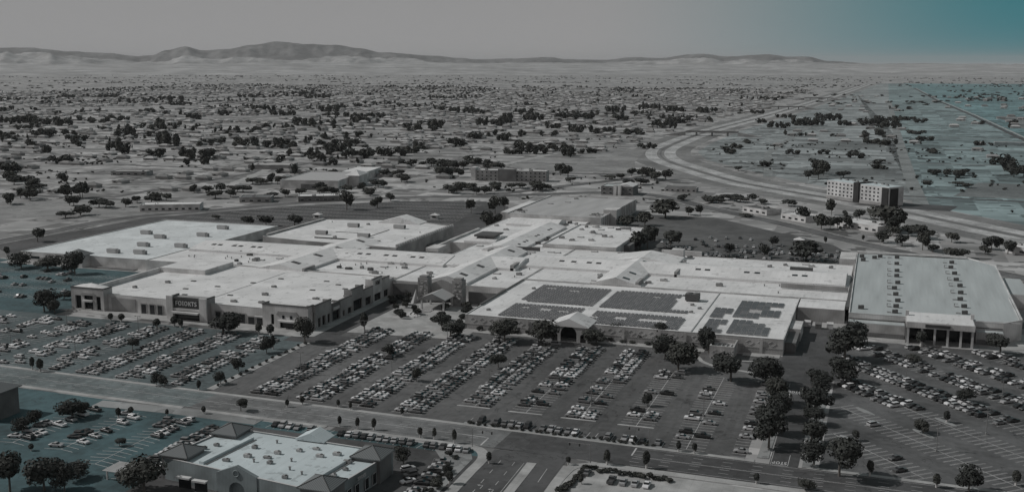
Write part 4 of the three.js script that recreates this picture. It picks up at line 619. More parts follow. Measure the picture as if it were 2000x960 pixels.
struct('island', [[24, 381], [16.6, 366], [-6, 352], [30, 402], [55, 420], [-2, 384]].map(([u, v]) => { const p = []; for (let i = 0; i < 16; i++) { const a = i / 16 * 2 * Math.PI, x = 1.1 * Math.cos(a), z = 5 * Math.sin(a); p.push([u + RN[0] * x + RD[0] * z, v + RN[1] * x + RD[1] * z]); } return slab(p, 0, 0.18); }), M.gravel);
// ---------------------------------------------------------------- parked cars
const rc = rng(5);
const PAINTS = [['white', 0.72], ['white', 0.6], ['silver', 0.46], ['silver', 0.38], ['silver', 0.32], ['grey', 0.2], ['grey', 0.15], ['charcoal', 0.08], ['black', 0.03], ['black', 0.025]].map(([n, c], i) => [n, new THREE.MeshPhysicalMaterial({ color: G(c, c, c * 1.01), roughness: 0.5, metalness: n === 'silver' ? 0.25 : 0, clearcoat: 0.25, clearcoatRoughness: 0.4 })]);
const matTyre = mat(G(0.02), null, 0.85), matCarGlass = new THREE.MeshPhysicalMaterial({ color: G(0.018, 0.02, 0.022), roughness: 0.3 });
function profile(pts, w, bevel = 0.08) { const s = new THREE.Shape(pts.map(p => new THREE.Vector2(...p))); const g = new THREE.ExtrudeGeometry(s, { depth: w - 2 * bevel, bevelEnabled: true, bevelThickness: bevel, bevelSize: bevel, bevelSegments: 1, steps: 1 }); g.translate(0, 0, -(w - 2 * bevel) / 2); return g; }
const KINDS = {
  sedan: { body: [profile([[-2.2, 0.32], [-2.22, 0.8], [-1.5, 0.92], [1.0, 0.9], [2.1, 0.74], [2.22, 0.55], [2.18, 0.32]], 1.8), profile([[-0.75, 1.36], [0.35, 1.36], [0.25, 1.42], [-0.65, 1.42]], 1.36, 0.03)], glass: [profile([[-1.5, 0.94], [-0.82, 1.34], [0.42, 1.34], [1.05, 0.94]], 1.5, 0.05)], axle: 1.35, r: 0.32 },
  suv: { body: [profile([[-2.2, 0.4], [-2.24, 0.95], [-2.1, 1.04], [1.1, 1.04], [2.1, 0.92], [2.2, 0.6], [2.16, 0.4]], 1.9), profile([[-1.95, 1.62], [0.4, 1.62], [0.3, 1.7], [-1.85, 1.7]], 1.46, 0.04)], glass: [profile([[-2.05, 1.1], [-1.9, 1.6], [0.45, 1.6], [1.1, 1.1]], 1.62, 0.05)], axle: 1.4, r: 0.37 },
  pickup: { body: [profile([[-2.6, 0.45], [-2.6, 0.75], [0.9, 0.78], [0.95, 1.06], [1.5, 1.06], [2.5, 0.98], [2.6, 0.45]], 1.9), box(-2.55, -0.6, 0.8, 1.1, 0.82, 0.93), box(-2.55, -0.6, 0.8, 1.1, -0.93, -0.82), box(-2.6, -2.5, 0.8, 1.08, -0.8, 0.8), profile([[-0.6, 0.8], [-0.55, 1.08], [1.1, 1.08], [1.1, 0.8]], 1.86, 0.04), profile([[-0.4, 1.7], [0.7, 1.7], [0.6, 1.77], [-0.3, 1.77]], 1.44, 0.03)], glass: [profile([[-0.5, 1.1], [-0.4, 1.68], [0.75, 1.68], [1.3, 1.1]], 1.6, 0.05)], axle: 1.7, r: 0.38 },
};
for (const k of Object.values(KINDS)) { k.bodyG = join(k.body); k.glassG = join(k.glass); k.wheelG = new THREE.CylinderGeometry(k.r, k.r, 0.24, 12).rotateX(Math.PI / 2); k.allWheels = mergeGeometries([[1, 1], [1, -1], [-1, 1], [-1, -1]].map(([a, c]) => k.wheelG.clone().translate(a * k.axle, k.r, c * 0.8))); }
function buildCar(kind, paint) {
  const k = KINDS[kind], o = new THREE.Group();
  const add = (n, g, m, p = o) => { const x = new THREE.Mesh(g, m); x.name = n; x.castShadow = x.receiveShadow = true; p.add(x); return x; };
  add('body', k.bodyG, paint); add('windows', k.glassG, matCarGlass);
  for (const a of [1, -1]) for (const c of [1, -1]) add('wheel', k.wheelG, matTyre).position.set(a * k.axle, k.r, c * 0.8);
  return o;
}
const carSpots = [];      // [u, v, heading, row phrase, base height]
function carAt(u, v, head, phrase, y = 0.07) { carSpots.push({ u: u + (rc() - 0.5) * 0.5, v: v + (rc() - 0.5) * 0.3, head: head + (rc() - 0.5) * 0.06 + (rc() < 0.35 ? Math.PI : 0), phrase, y }); }
const ORD = ['first', 'second', 'third', 'fourth', 'fifth', 'sixth', 'seventh', 'eighth', 'ninth', 'tenth', 'eleventh', 'twelfth', 'thirteenth', 'fourteenth', 'fifteenth', 'sixteenth', 'seventeenth', 'eighteenth', 'nineteenth', 'twentieth', 'twenty-first', 'twenty-second', 'twenty-third', 'twenty-fourth', 'twenty-fifth', 'twenty-sixth'];
{
  const fill = { '-54.5': v => v > 395 ? 0.05 : 0.18, '-74.3': v => v > 418 ? 0.85 : v > 400 ? 0.7 : v > 375 ? 0.3 : 0.22, '-94.4': v => v > 402 ? 0.92 : v > 385 ? 0.5 : 0.3, '-113.7': v => v > 385 ? 0.88 : v > 360 ? 0.45 : 0.35, '-133.1': v => v > 372 ? 0.93 : 0.55 };
  ROWS.forEach((u, i) => { const [a, b] = rowV(u), v0 = u === -54.5 ? ROADV(u) + 12 : a + 0.8, v1 = b - (u > -80 ? 26 : 0), f = fill[String(u)] || (() => 0.93);
    for (const s of [1, -1]) for (let v = v0 + 1.39; v < v1; v += 2.78) if (rc() < f(v)) carAt(u + s * 3.0, v, 0, `${ORD[i]} stall row left of the tree-lined drive`); });
  LEFTROWS.forEach((u, i) => { const [a, b] = leftV(u), f = [0.85, 0.9, 0.85, 0.8, 0.78, 0.62, 0.5, 0.3][i]; for (const s of [1, -1]) for (let v = a + 1.39; v < b; v += 2.78) if (rc() < f * (fbm(u * 0.1 + s, v * 0.06, 512, 2) > 0.34 ? 1 : 0.35)) carAt(u + s * 3.0, v, 0, `${ORD[i]} stall row left of the planted median`); });
  for (let v = 323.4; v < 405; v += 2.78) if (rc() < 0.4) carAt(-37.8, v, 0, 'stalls along the tree-lined drive');
  for (let u = -127.6; u <= -62; u += 2.78) if (rc() < 0.6) carAt(u, ROADV(u) + 13.9, Math.PI / 2, 'single stall row along the street edge');
  for (const n of RR) for (let s = -420; s < 60; s += 2.78) for (const e of [1, -1]) { const c = rp(n + e * 2.9, s + 1.39); if (!inRight(c)) continue; const d = c[1], p = n > 300 ? 0.72 : n > 280 ? (c[0] < 36 ? 0.9 : 0.3) : n > 260 ? (c[0] < 22 && d > 392 ? 0.85 : 0.04) : (d > 392 ? 0.8 : 0.02); if (rc() < p) carAt(c[0], c[1], Math.atan2(RN[1], RN[0]), `angled stalls in the right-hand car park, ${n < 290 ? 'nearer' : 'farther'} rows`); }
  for (let u = -188.6; u < -118; u += 2.78) { if (u > -172 && u < -164) continue; if (rc() < 0.86) carAt(u, ROADV(u) - 14.2, Math.PI / 2 + 0.15, 'stall row between the street and the shop building', 0.08); }
  for (let v = 258; v < 292; v += 2.9) if (rc() < 0.85) carAt(-120.6 - (v - 258) * 0.06, v, 0.2, 'stall row beside the corner planting bed', 0.08);
  for (const [u, v0, v1, f] of [[-241, 262, 300, 0.45], [-222, 255, 300, 0.45], [-204, 248, 296, 0.85], [-260, 262, 300, 0.5]]) for (const s of [1, -1]) for (let v = v0 + 1.4; v < v1; v += 2.78) if (rc() < f * (u === -222 && v < 280 ? 0.15 : 1)) carAt(u + s * 2.9, v, -s * 0.18, 'stalls left of the shop building with the tiled towers', 0.06);
  for (const [u, v] of [[-130, 281], [-127.5, 277], [-126, 272.5]]) carAt(u, v, 0.9, 'kerb beside the tiled shop tower', 0.08);
  for (const u of [-78.4, -70, -66.8, -63, -59.8]) carAt(u, u < -75 ? 296 : 292.2, Math.PI / 2, 'forecourt across the street', 0.06);
  for (let v = 440; v < 512; v += 18.3) for (let u = -500; u < -402; u += 2.78) for (const s of [1, -1]) if (rc() < (v < 445 ? 0.35 : 0.06)) carAt(u, v + s * 2.9, Math.PI / 2, 'sparse stalls in the far left car park');
  for (let k = 0; k < 6; k++) for (let u = -140; u < -22; u += 2.78) for (const s of [1, -1]) { const v = 662 + k * 17.5; if (v > 745 - (u + 30) * 0.9 || (k === 0 && u < -110)) continue; if (rc() < (u < -60 || k < 3 ? 0.55 : 0.2) * (k > 3 ? 0.25 : 1) * (fbm(u * 0.05, v * 0.05, 512, 2) > 0.45 ? 1 : 0.2)) carAt(u, v + s * 2.8, Math.PI / 2, 'rows behind the mall', 0.06); }
}
// stalls sit in the light: keep them off the planted ends, then sort by how large each shows
const eyeDist = s => Math.hypot(s.u, s.v, EYE);
const heading = new THREE.Vector2(-Math.sin(HEADING), Math.cos(HEADING));
const inView = (u, v, m = 0.03) => { const f = u * heading.x + v * heading.y, r = u * heading.y - v * heading.x; return f > 0 && Math.abs(r / f) < 0.472 + m; };
const carsSeen = carSpots.filter(s => inView(s.u, s.v)).sort((a, b) => eyeDist(a) - eyeDist(b));
const protoCars = {};
const kindOf = () => { const k = rc(); return k < 0.6 ? 'sedan' : k < 0.88 ? 'suv' : 'pickup'; };
carsSeen.forEach(s => { s.kind = kindOf(); s.paint = Math.floor(rc() * PAINTS.length); });
carsSeen.slice(0, 300).forEach(s => {
  const key = s.kind + s.paint; protoCars[key] = protoCars[key] || buildCar(s.kind, PAINTS[s.paint][1]);
  const c = protoCars[key].clone(); c.name = numbered('parked_car'); c.position.set(s.u, s.y, -s.v); c.rotation.y = s.head;
  tag(c, `${PAINTS[s.paint][0]} ${s.kind} in the ${s.phrase}${/th stall|first stall|second stall|third stall/.test(s.phrase) ? (s.v < 345 ? ', street end' : s.v < 375 ? ', middle part' : ', store end') : ''}`.replace('the stalls', 'stalls').replace('the kerb', 'front of the kerb').replace('the angled', 'angled').replace('the sparse', 'sparse').replace('the rows', 'rows'), 'car', `cars: ${s.phrase}`); scene.add(c);
});
{
  const rest = carsSeen.slice(300), m4 = new THREE.Matrix4(), q = new THREE.Quaternion(), up = new THREE.Vector3(0, 1, 0), one = new THREE.Vector3(1, 1, 1), col = new THREE.Color();
  const white = new THREE.MeshPhysicalMaterial({ color: 0xffffff, roughness: 0.5, clearcoat: 0.25, clearcoatRoughness: 0.4 });
  const holder = new THREE.Group(); holder.name = 'distant_parked_cars'; holder.userData = { kind: 'stuff', label: 'mass of farther parked cars filling the car parks', category: 'cars' }; scene.add(holder);
  for (const kind of Object.keys(KINDS)) {
    const list = rest.filter(s => s.kind === kind), K = KINDS[kind];
    const bodies = new THREE.InstancedMesh(K.bodyG, white, list.length), glass = new THREE.InstancedMesh(K.glassG, matCarGlass, list.length), wheels = new THREE.InstancedMesh(K.allWheels, matTyre, list.length);
    list.forEach((s, i) => { m4.compose(new THREE.Vector3(s.u, s.y, -s.v), q.setFromAxisAngle(up, s.head), one); bodies.setMatrixAt(i, m4); glass.setMatrixAt(i, m4); wheels.setMatrixAt(i, m4); bodies.setColorAt(i, col.copy(PAINTS[s.paint][1].color)); });
    [[bodies, 'bodies'], [glass, 'windows'], [wheels, 'wheels']].forEach(([o, n]) => { o.name = `${kind}_${n}`; o.castShadow = o.receiveShadow = true; o.userData.kind = 'stuff'; holder.add(o); });
  }
  console.log('cars', carsSeen.length);
}

// ---------------------------------------------------------------- trees
const rt = rng(77);
const leafMat = [[0.046, 0.049, 0.045], [0.036, 0.039, 0.036], [0.056, 0.058, 0.052]].map(c => new THREE.MeshStandardMaterial({ color: G(...c), roughness: 0.95, vertexColors: true }));
// a crown of unit width and height 1 made of leaf clumps spread through several lobes
function crownGeometry(seed, n, leaf, shape) {
  const r = rng(seed), pos = [], col = [], lobes = [];
  const nl = shape === 'tall' ? 5 : 7;
  for (let i = 0; i < nl; i++) { const a = r() * 6.283, d = shape === 'tall' ? 0.1 * r() : 0.12 + 0.2 * r(); lobes.push([Math.cos(a) * d, shape === 'tall' ? 0.48 + 0.4 * i / nl : 0.42 + 0.34 * r(), Math.sin(a) * d, shape === 'tall' ? 0.26 - 0.02 * i : 0.2 + 0.1 * r()]); }
  lobes.push([0, 0.66, 0, 0.28]);
  const p = new THREE.Vector3(), nrm = new THREE.Vector3(), t1 = new THREE.Vector3(), t2 = new THREE.Vector3();
  for (let i = 0; i < n; i++) {
    const L = lobes[Math.floor(r() * lobes.length)]; nrm.set(r() * 2 - 1, r() * 2 - 1, r() * 2 - 1).normalize(); const rad = L[3] * (0.62 + 0.45 * Math.sqrt(r()));
    p.set(L[0] + nrm.x * rad, Math.max(0.12, L[1] + nrm.y * rad * 0.86), L[2] + nrm.z * rad);
    nrm.x += (r() - 0.5) * 1.1; nrm.y += (r() - 0.5) * 1.1 + 0.15; nrm.z += (r() - 0.5) * 1.1; nrm.normalize();
    t1.set(r() - 0.5, r() - 0.5, r() - 0.5).cross(nrm).normalize(); t2.crossVectors(nrm, t1);
    const s = leaf * (0.6 + 0.8 * r()), k = 0.65 + 0.7 * r(), v = [];
    for (let e = 0; e < 4; e++) { const a = e * 1.5708 + r() * 0.9, q = s * (0.7 + 0.6 * r()); v.push([p.x + (t1.x * Math.cos(a) + t2.x * Math.sin(a)) * q, p.y + (t1.y * Math.cos(a) + t2.y * Math.sin(a)) * q + (e % 2 ? 0.3 : -0.2) * s * 0.4, p.z + (t1.z * Math.cos(a) + t2.z * Math.sin(a)) * q]); }
    for (const e of [0, 1, 2, 0, 2, 3]) { pos.push(...v[e]); col.push(k, k, k); }
  }
  const g = new THREE.BufferGeometry(); g.setAttribute('position', new THREE.BufferAttribute(new Float32Array(pos), 3)); g.setAttribute('color', new THREE.BufferAttribute(new Float32Array(col), 3)); g.computeVertexNormals(); return g;
}
const limb = (a, b, ra, rb2) => { const d = new THREE.Vector3().subVectors(b, a), g = new THREE.CylinderGeometry(rb2, ra, d.length(), 6); g.translate(0, d.length() / 2, 0); g.applyQuaternion(new THREE.Quaternion().setFromUnitVectors(new THREE.Vector3(0, 1, 0), d.normalize())); g.translate(a.x, a.y, a.z); return g; };
const trunkG = join([limb(new THREE.Vector3(0, 0, 0), new THREE.Vector3(0.01, 0.4, 0), 0.035, 0.024), limb(new THREE.Vector3(0.01, 0.36, 0), new THREE.Vector3(0.2, 0.66, 0.06), 0.02, 0.007), limb(new THREE.Vector3(0.01, 0.33, 0), new THREE.Vector3(-0.18, 0.62, 0.1), 0.02, 0.007), limb(new THREE.Vector3(0.01, 0.36, 0), new THREE.Vector3(0.02, 0.7, -0.18), 0.018, 0.006)]);
const slimTrunkG = join([limb(new THREE.Vector3(0, 0, 0), new THREE.Vector3(0.02, 0.45, 0), 0.1, 0.07), limb(new THREE.Vector3(0.02, 0.44, 0), new THREE.Vector3(0, 0.8, 0.03), 0.03, 0.01)]);
const broad = [1, 2, 3, 4, 5].map(s => crownGeometry(s * 13, 1500, 0.038, 'broad')), tall = [1, 2, 3].map(s => crownGeometry(s * 29, 700, 0.06, 'tall')), midBroad = [1, 2, 3, 4].map(s => crownGeometry(s * 41, 420, 0.07, 'broad')), farCrown = [1, 2, 3].map(s => crownGeometry(s * 53, 110, 0.13, 'broad'));
function makeTree(name, label, group, u, v, w, h, crown, m, tg, tm) {
  const o = new THREE.Group(); o.name = numbered(name); o.position.set(u, 0.02, -v); o.rotation.y = rt() * 6.28; tag(o, label, name === 'shrub' ? 'shrub' : 'tree', group);
  const t = new THREE.Mesh(tg, tm); t.name = 'trunk'; t.scale.set(w * 0.9, h, w * 0.9); const c = new THREE.Mesh(crown, m); c.name = 'crown'; c.scale.set(w, h, w);
  for (const x of [t, c]) { x.castShadow = x.receiveShadow = true; o.add(x); } scene.add(o); return o;
}
const pick = a => a[Math.floor(rt() * a.length)];
// [u, v, width, height, kind] of every tree that stands out near the mall; kind 0 broad, 1 young street tree, 2 shrub
const NEAR = [[-73.3,414.6,11.6,11.1,0],[-81.4,429.4,9.4,10.1,0],[-51.4,405.1,11.6,9.5,0],[-38.3,406.1,12.0,10.3,0],[-114.1,442.5,8.9,6.0,0],[-136.7,434.7,11.1,10.5,0],[-152.9,432.8,12.5,9.2,0],[-178.4,433.4,10.5,7.1,0],[-188.6,447.8,8.0,6.3,0],[-106.7,454.3,7.7,7.0,0],[-88.6,454.9,6.8,8.8,0],[-65.7,443.2,7.4,9.9,0],[-98.1,451.7,5.0,4.6,2],[-30.8,382.3,8.0,8.6,0],[-30.2,365.8,8.0,8.6,0],[-30.4,348.3,9.1,9.7,0],[-30.0,335.3,9.4,10.8,0],[-18.4,411.6,7.7,5.6,0],[-18.0,398.2,6.7,6.1,0],[-17.9,378.8,10.1,8.1,0],[-17.3,364.6,6.9,5.6,0],[-17.6,343.5,7.2,7.8,0],[-15.6,325.3,6.5,7.1,0],[-7.9,318.4,10.6,11.3,0],[-9.4,417.5,10.2,8.9,0],[-11.5,448.6,14.5,12.6,0],[-8.9,478.8,11.6,10.1,0],[24.3,380.7,3.2,3.9,1],[16.6,366.1,4.7,4.1,0],[-4.3,352.1,3.5,3.3,1],[31.9,405.8,6.0,5.0,0],[0.6,321.4,2.9,4.7,1],[18.8,318.5,3.2,4.0,1],[27.3,317.5,6.7,7.0,0],[40.5,327.6,3.6,4.4,1],[18.7,484.6,6.6,6.3,1],[49.8,483.1,9.4,7.3,0],[15.1,457.7,6.3,2.8,2],[-235.1,404.4,8.2,10.8,0],[-220.2,431.8,5.2,7.8,1],[-277.1,405.2,13.3,8.4,0],[-255.6,409.7,5.2,4.8,1],[-261.9,410.4,4.3,4.9,1],[-306.6,410.2,5.0,4.6,1],[-302.1,408.7,3.9,4.1,1],[-312.5,405.1,5.0,4.1,1],[-297.7,369.2,4.6,4.3,0],[-341.2,408.9,3.6,3.7,1],[-335.8,409.7,4.6,3.7,1],[-438.2,497.5,10.2,11.8,0],[-462.1,502.5,13.7,7.4,0],[-481.7,502.6,12.0,8.2,0],[-385.6,415.0,10.9,10.7,0],[-377.7,413.1,5.9,6.7,0],[-395.4,439.9,6.8,4.1,0],[-542.3,582.3,8.4,8.6,0],[-519.9,531.4,5.0,5.9,1],[-315.5,331.0,2.7,5.1,1],[-310.5,329.7,4.0,5.0,1],[-255.8,329.6,3.3,4.6,0],[-251.8,328.9,3.3,4.2,0],[-236.8,329.3,2.4,3.7,1],[-233.7,338.7,4.0,5.0,0],[-237.0,355.8,4.6,5.2,0],[-240.9,382.7,5.3,6.4,0],[-241.8,389.4,3.1,6.0,1],[-195.4,322.4,2.2,2.7,1],[-191.8,326.7,2.6,3.1,1],[-208.3,313.1,4.1,4.2,0],[-218.9,306.5,2.2,2.7,1],[-168.0,309.9,2.1,3.6,1],[-161.1,309.5,2.1,3.9,1],[-155.5,310.4,2.4,3.9,1],[-138.1,308.5,2.4,3.5,1],[-133.1,308.7,2.0,3.8,1],[-125.6,307.3,2.3,4.5,1],[-178.3,328.3,1.9,2.7,1],[-172.9,327.1,1.8,2.6,1],[-152.9,326.9,1.8,3.0,1],[-85.9,301.1,2.2,2.6,1],[-74.8,304.9,3.2,4.6,1],[-62.9,305.9,3.2,5.2,1],[-30.3,304.4,2.5,3.2,1],[-56.4,323.3,2.3,3.4,1],[-51.4,323.1,2.3,3.4,1],[-71.0,326.1,2.0,2.4,1],[-16.6,303.9,4.3,3.2,0],[-78.2,287.9,2.1,2.5,1],[-109.0,294.4,2.5,3.6,1],[-133.4,285.6,4.5,5.2,0],[-114.2,275.5,3.3,3.8,1],[-118.0,282.5,2.5,2.6,2],[-115.9,270.9,3.6,2.8,2],[-259.3,288.5,8.4,6.3,0],[-257.5,290.9,4.6,4.7,0],[-263.9,270.3,4.9,4.6,0],[-265.4,277.9,4.2,4.7,0],[-221.4,233.3,10.4,9.3,0],[-229.5,228.9,9.1,10.1,0],[-214.8,233.9,5.4,7.9,0],[-193.6,241.3,11.0,9.0,0],[-218.4,243.7,6.6,4.7,0],[-244.0,293.2,2.6,3.5,1],[-241.3,296.4,2.6,3.1,1],[-229.6,300.5,1.9,2.3,1],[-225.0,270.0,3.5,2.5,2],[-248.7,257.9,2.5,2.2,1],[-415.6,705.6,11.7,7.2,0],[-449.2,694.0,7.9,6.5,0],[-434.4,696.3,10.2,7.3,0],[-490.0,714.0,6.6,3.4,2],[-418.8,795.1,11.1,15.0,0],[-400.5,815.0,8.6,8.9,0],[-410.9,861.9,7.3,6.6,0],[-313.9,808.5,7.4,11.1,0],[-272.9,733.5,11.2,12.3,0],[-294.6,812.0,8.2,13.6,0],[-293.7,831.7,7.6,11.3,0],[-270.9,755.5,7.7,7.9,0],[-161.2,836.5,17.9,13.4,0],[-146.6,856.8,8.3,6.8,0],[-137.8,859.9,5.8,7.7,0],[-43.0,679.0,15.6,11.4,0],[-68.6,681.4,6.2,8.1,0],[-90.6,685.4,5.3,6.8,0],[-67.9,728.3,5.6,5.8,0],[-35.4,750.5,3.6,4.4,1],[-144.6,691.2,10.1,13.9,0],[-146.4,676.2,11.3,12.3,0],[-148.7,727.3,7.1,8.0,0],[-131.4,702.1,12.3,9.9,0],[-178.7,779.2,11.4,7.9,0],[-167.8,791.1,10.0,9.5,0],[-41.9,815.8,8.6,10.4,0],[-35.7,815.3,6.2,8.0,0],[-30.8,824.9,7.1,8.1,0],[-24.2,821.9,7.1,9.7,0],[-38.6,894.1,6.8,12.3,0],[-16.7,877.4,7.5,6.9,0],[-27.9,891.6,4.2,4.4,0],[2.4,828.5,21.3,16.3,0],[11.1,813.6,12.4,14.4,0],[7.6,800.1,8.4,6.3,0],[17.8,803.7,8.4,7.1,0],[24.4,796.3,10.6,8.6,0],[30.9,789.2,8.3,6.2,0],[0.4,767.3,8.8,7.6,0],[13.4,756.4,7.2,6.7,0],[25.8,743.7,8.5,10.3,0],[31.5,737.5,7.8,5.1,0],[45.3,782.8,7.5,6.2,0],[68.2,758.4,8.7,9.0,0],[72.9,760.0,4.4,7.5,0],[76.7,745.2,7.9,8.1,0],[62.9,740.4,5.7,5.1,0],[41.5,715.6,8.2,6.4,0],[48.7,718.1,6.9,5.7,0],[-58.0,851.5,8.1,10.9,0],[-69.3,868.2,4.1,4.3,1],[-63.9,864.0,4.1,4.3,1],[-59.5,856.7,3.3,4.2,1],[-43.0,834.2,3.2,3.3,1],[-38.0,830.5,3.2,3.3,1],[-28.5,812.6,3.1,3.2,1],[-11.6,770.0,2.9,3.8,1],[1.1,763.1,2.9,3.0,1]];
const ZONES = [[13, 'in front of the solar-roofed store', 0], [17, 'along the left side of the entry drive', 1], [27, 'along the right side of the entry drive', 1], [38, 'in the right-hand car park', 0], [57, 'in front of the left stores', 0], [70, 'by the left half of the street', 0], [89, 'on the street verges', 0], [93, 'beside the corner shop lot', 0], [109, 'in the bottom left lot', 0], [135, 'around the rear car parks', 0], [200, 'between the ring road and freeway', 0]];
{
  let from = 0;
  for (const [to, phrase, byV] of ZONES) {
    const list = NEAR.slice(from, to).map(a => a); from = to; list.sort((a, b) => byV ? a[1] - b[1] : Math.atan2(a[0], a[1]) - Math.atan2(b[0], b[1]));
    list.forEach(([u, v, w, h, k], i) => {
      const near = v < 520, what = k === 0 ? 'broad dark tree' : k === 1 ? 'young slim tree' : 'low dark shrub';
      const label = `${what}, ${ORD[i] || 'last'} ${byV ? 'from the street' : 'from the left'} ${phrase}`;
      const W = w * (k === 0 ? 1.3 : 1.25), H = h * (k === 0 ? 1.15 : 1.1);
      if (k === 1) makeTree('street_tree', label, `trees ${phrase}`, u, v, W * 0.95, H, pick(tall), pick(leafMat), slimTrunkG, M.barkPale);
      else makeTree(k === 2 ? 'shrub' : 'shade_tree', label, `trees ${phrase}`, u, v, W, H, near ? pick(broad) : pick(midBroad), pick(leafMat), trunkG, M.bark);
    });
  }
}
for (const [u, v, w, h, l] of [[-142, 394.5, 8, 6, 'broad dark tree standing in the fifth stall row among parked cars'], [-165, 366, 4.5, 5.5, 'small dark tree between cars in the sixth and seventh stall rows'], [-190, 395, 6, 6, 'broad dark tree in the eighth stall row'], [-75, 365, 4, 5, 'small tree at the middle of the second stall row']]) makeTree('shade_tree', l, null, u, v, w, h, pick(broad), pick(leafMat), trunkG, M.bark);
// clumps of trees in the districts behind: [u, v, spread, height]
const CLUMPS = [[-1692,1740,69,13.8],[-1633,1761,45,15.9],[-1520,1704,76,15.1],[-1461,1555,30,12.1],[-1511,1803,56,11.1],[-1533,1899,46,11.5],[-2219,3005,106,14.1],[-1923,2650,62,9.3],[-1710,2213,40,10.6],[-2721,3110,58,11.7],[-2605,2871,37,11.0],[-2585,3157,96,11.6],[-2097,3648,99,13.9],[-1837,3299,107,14.3],[-2128,3315,74,11.2],[-1517,2431,68,13.5],[-1418,2006,41,11.6],[-1448,2166,37,12.3],[-1330,2207,73,14.6],[-1314,2408,65,15.5],[-1168,2187,47,11.7],[-1314,1461,74,11.1],[-1180,1269,25,9.8],[-1190,1377,34,10.3],[-1194,1502,45,14.5],[-1232,1635,39,19.3],[-990,1335,47,18.9],[-1009,1230,30,16.6],[-964,1201,22,13.1],[-900,1181,28,11.2],[-830,1149,34,16.1],[-815,1170,27,13.5],[-780,1093,25,8.9],[-940,1067,27,10.8],[-1068,1165,22,10.5],[-1117,1291,16,9.7],[-941,1352,16,10.9],[-956,1401,40,8.0],[-884,1372,46,12.3],[-833,1358,38,12.1],[-828,1391,31,10.7],[-1071,1859,61,14.2],[-1024,1876,40,12.1],[-1009,1976,52,14.7],[-1082,2168,69,11.4],[-699,1292,28,16.7],[-679,1201,20,9.1],[-631,1233,26,13.1],[-630,1274,34,10.8],[-611,1280,27,10.7],[-609,1324,28,9.7],[-625,1411,22,11.7],[-804,1782,37,12.9],[-795,1867,38,15.3],[-982,2464,63,15.0],[-922,2428,49,12.3],[-1072,2585,40,10.6],[-725,1979,60,15.9],[-727,2074,31,20.8],[-708,2184,43,15.2],[-824,2462,49,12.3],[-654,2269,67,15.6],[-623,2280,56,13.4],[-588,1938,29,11.5],[-511,1837,45,12.6],[-462,1825,44,10.7],[-406,1816,35,10.6],[-630,2586,50,17.6],[-535,2243,33,13.1],[-577,2756,66,18.6],[-391,2006,48,17.4],[-489,2634,51,15.2],[-395,2188,32,12.6],[-418,2659,51,12.7],[-317,1517,29,8.8],[-488,1458,29,10.2],[-447,1379,34,13.7],[-434,1429,35,12.7],[-391,1356,27,13.4],[-379,1403,28,8.3],[-566,1592,24,11.2],[-625,1633,25,9.9],[-595,1471,38,13.5],[-473,1370,21,8.2],[-470,1147,35,9.4],[-505,1168,24,8.4],[-533,1158,18,7.2],[-500,1047,22,7.7],[-471,1214,19,8.6],[-445,1189,12,9.6],[-426,1162,29,8.2],[-443,1067,33,9.9],[-379,964,20,7.9],[-381,928,19,7.6],[-354,938,14,7.6],[-353,964,15,6.8],[-338,978,20,5.9],[-313,965,14,8.7],[-307,980,15,7.8],[-325,1108,22,14.2],[-303,1062,10,7.3],[-252,1133,22,8.8],[-232,1113,27,10.8],[-219,1106,21,9.6],[-236,1060,21,6.2],[-267,1100,21,5.4],[-923,959,25,11.4],[-846,875,17,9.2],[-724,762,30,11.0],[-710,729,19,8.7],[-685,775,20,13.8],[-690,793,20,12.0],[-605,683,13,10.4],[-605,669,10,6.0],[-653,731,19,9.3],[-620,743,17,8.3],[-606,748,6,8.2],[-774,828,21,5.4],[-818,859,17,9.0],[-787,846,16,9.9],[-785,871,8,11.1],[-609,782,19,6.6],[-602,804,19,6.7],[-604,864,25,7.0],[-563,837,19,6.7],[-572,875,20,6.0],[-594,937,16,6.3],[-579,942,21,11.5],[-513,854,24,6.6],[-489,891,29,8.7],[-472,910,19,7.8],[-449,896,24,6.7],[-468,956,25,7.1],[-463,1007,21,7.4],[-68,1225,14,15.1],[-70,1168,17,10.0],[-43,1205,11,6.9],[-6,1307,19,6.2],[-82,1348,13,7.7],[-79,1506,14,8.6],[-37,1438,20,8.2],[-9,1373,13,6.5],[-140,2181,52,14.5],[-118,2388,56,13.5],[-164,2172,31,16.5],[-79,2202,21,10.4],[-33,2218,42,16.8],[-5,2323,55,15.4],[5,2143,40,12.1],[-11,1910,18,12.6],[-24,1722,24,8.1],[-2,1708,32,8.1],[35,2440,46,9.2],[63,2346,22,8.9],[-193,2074,39,11.8],[-214,2468,47,9.4],[-295,2645,38,10.1],[-239,2242,21,8.5],[-207,1555,30,5.9],[-198,1465,14,7.0],[-199,1662,13,6.3],[-131,1297,15,6.2],[-158,1236,9,5.9],[-117,1493,14,7.1],[46,1972,28,7.5],[54,1806,26,6.8],[57,1553,22,5.9],[62,1241,29,8.2],[78,1247,18,7.1],[53,1267,12,7.2],[125,1420,13,10.8],[130,1387,16,13.2],[132,1324,15,12.6],[135,1266,14,12.1],[74,1143,16,5.4],[39,1131,9,7.5],[-104,871,13,3.3],[-112,954,18,5.5],[-127,967,23,5.6],[-98,941,13,5.4],[-167,935,9,4.5],[-142,944,14,5.4],[-131,929,13,4.5],[-77,948,9,5.4]];
const farTrees = [];
for (const [u, v, s, h] of CLUMPS) { const n = Math.max(1, Math.round(s / 9)); for (let i = 0; i < n; i++) farTrees.push([u + ((i + 0.5) / n - 0.5) * s * 0.95 + (rt() - 0.5) * 4, v + (rt() - 0.4) * 26, (10 + rt() * 8), h * (0.8 + 0.45 * rt())]); }
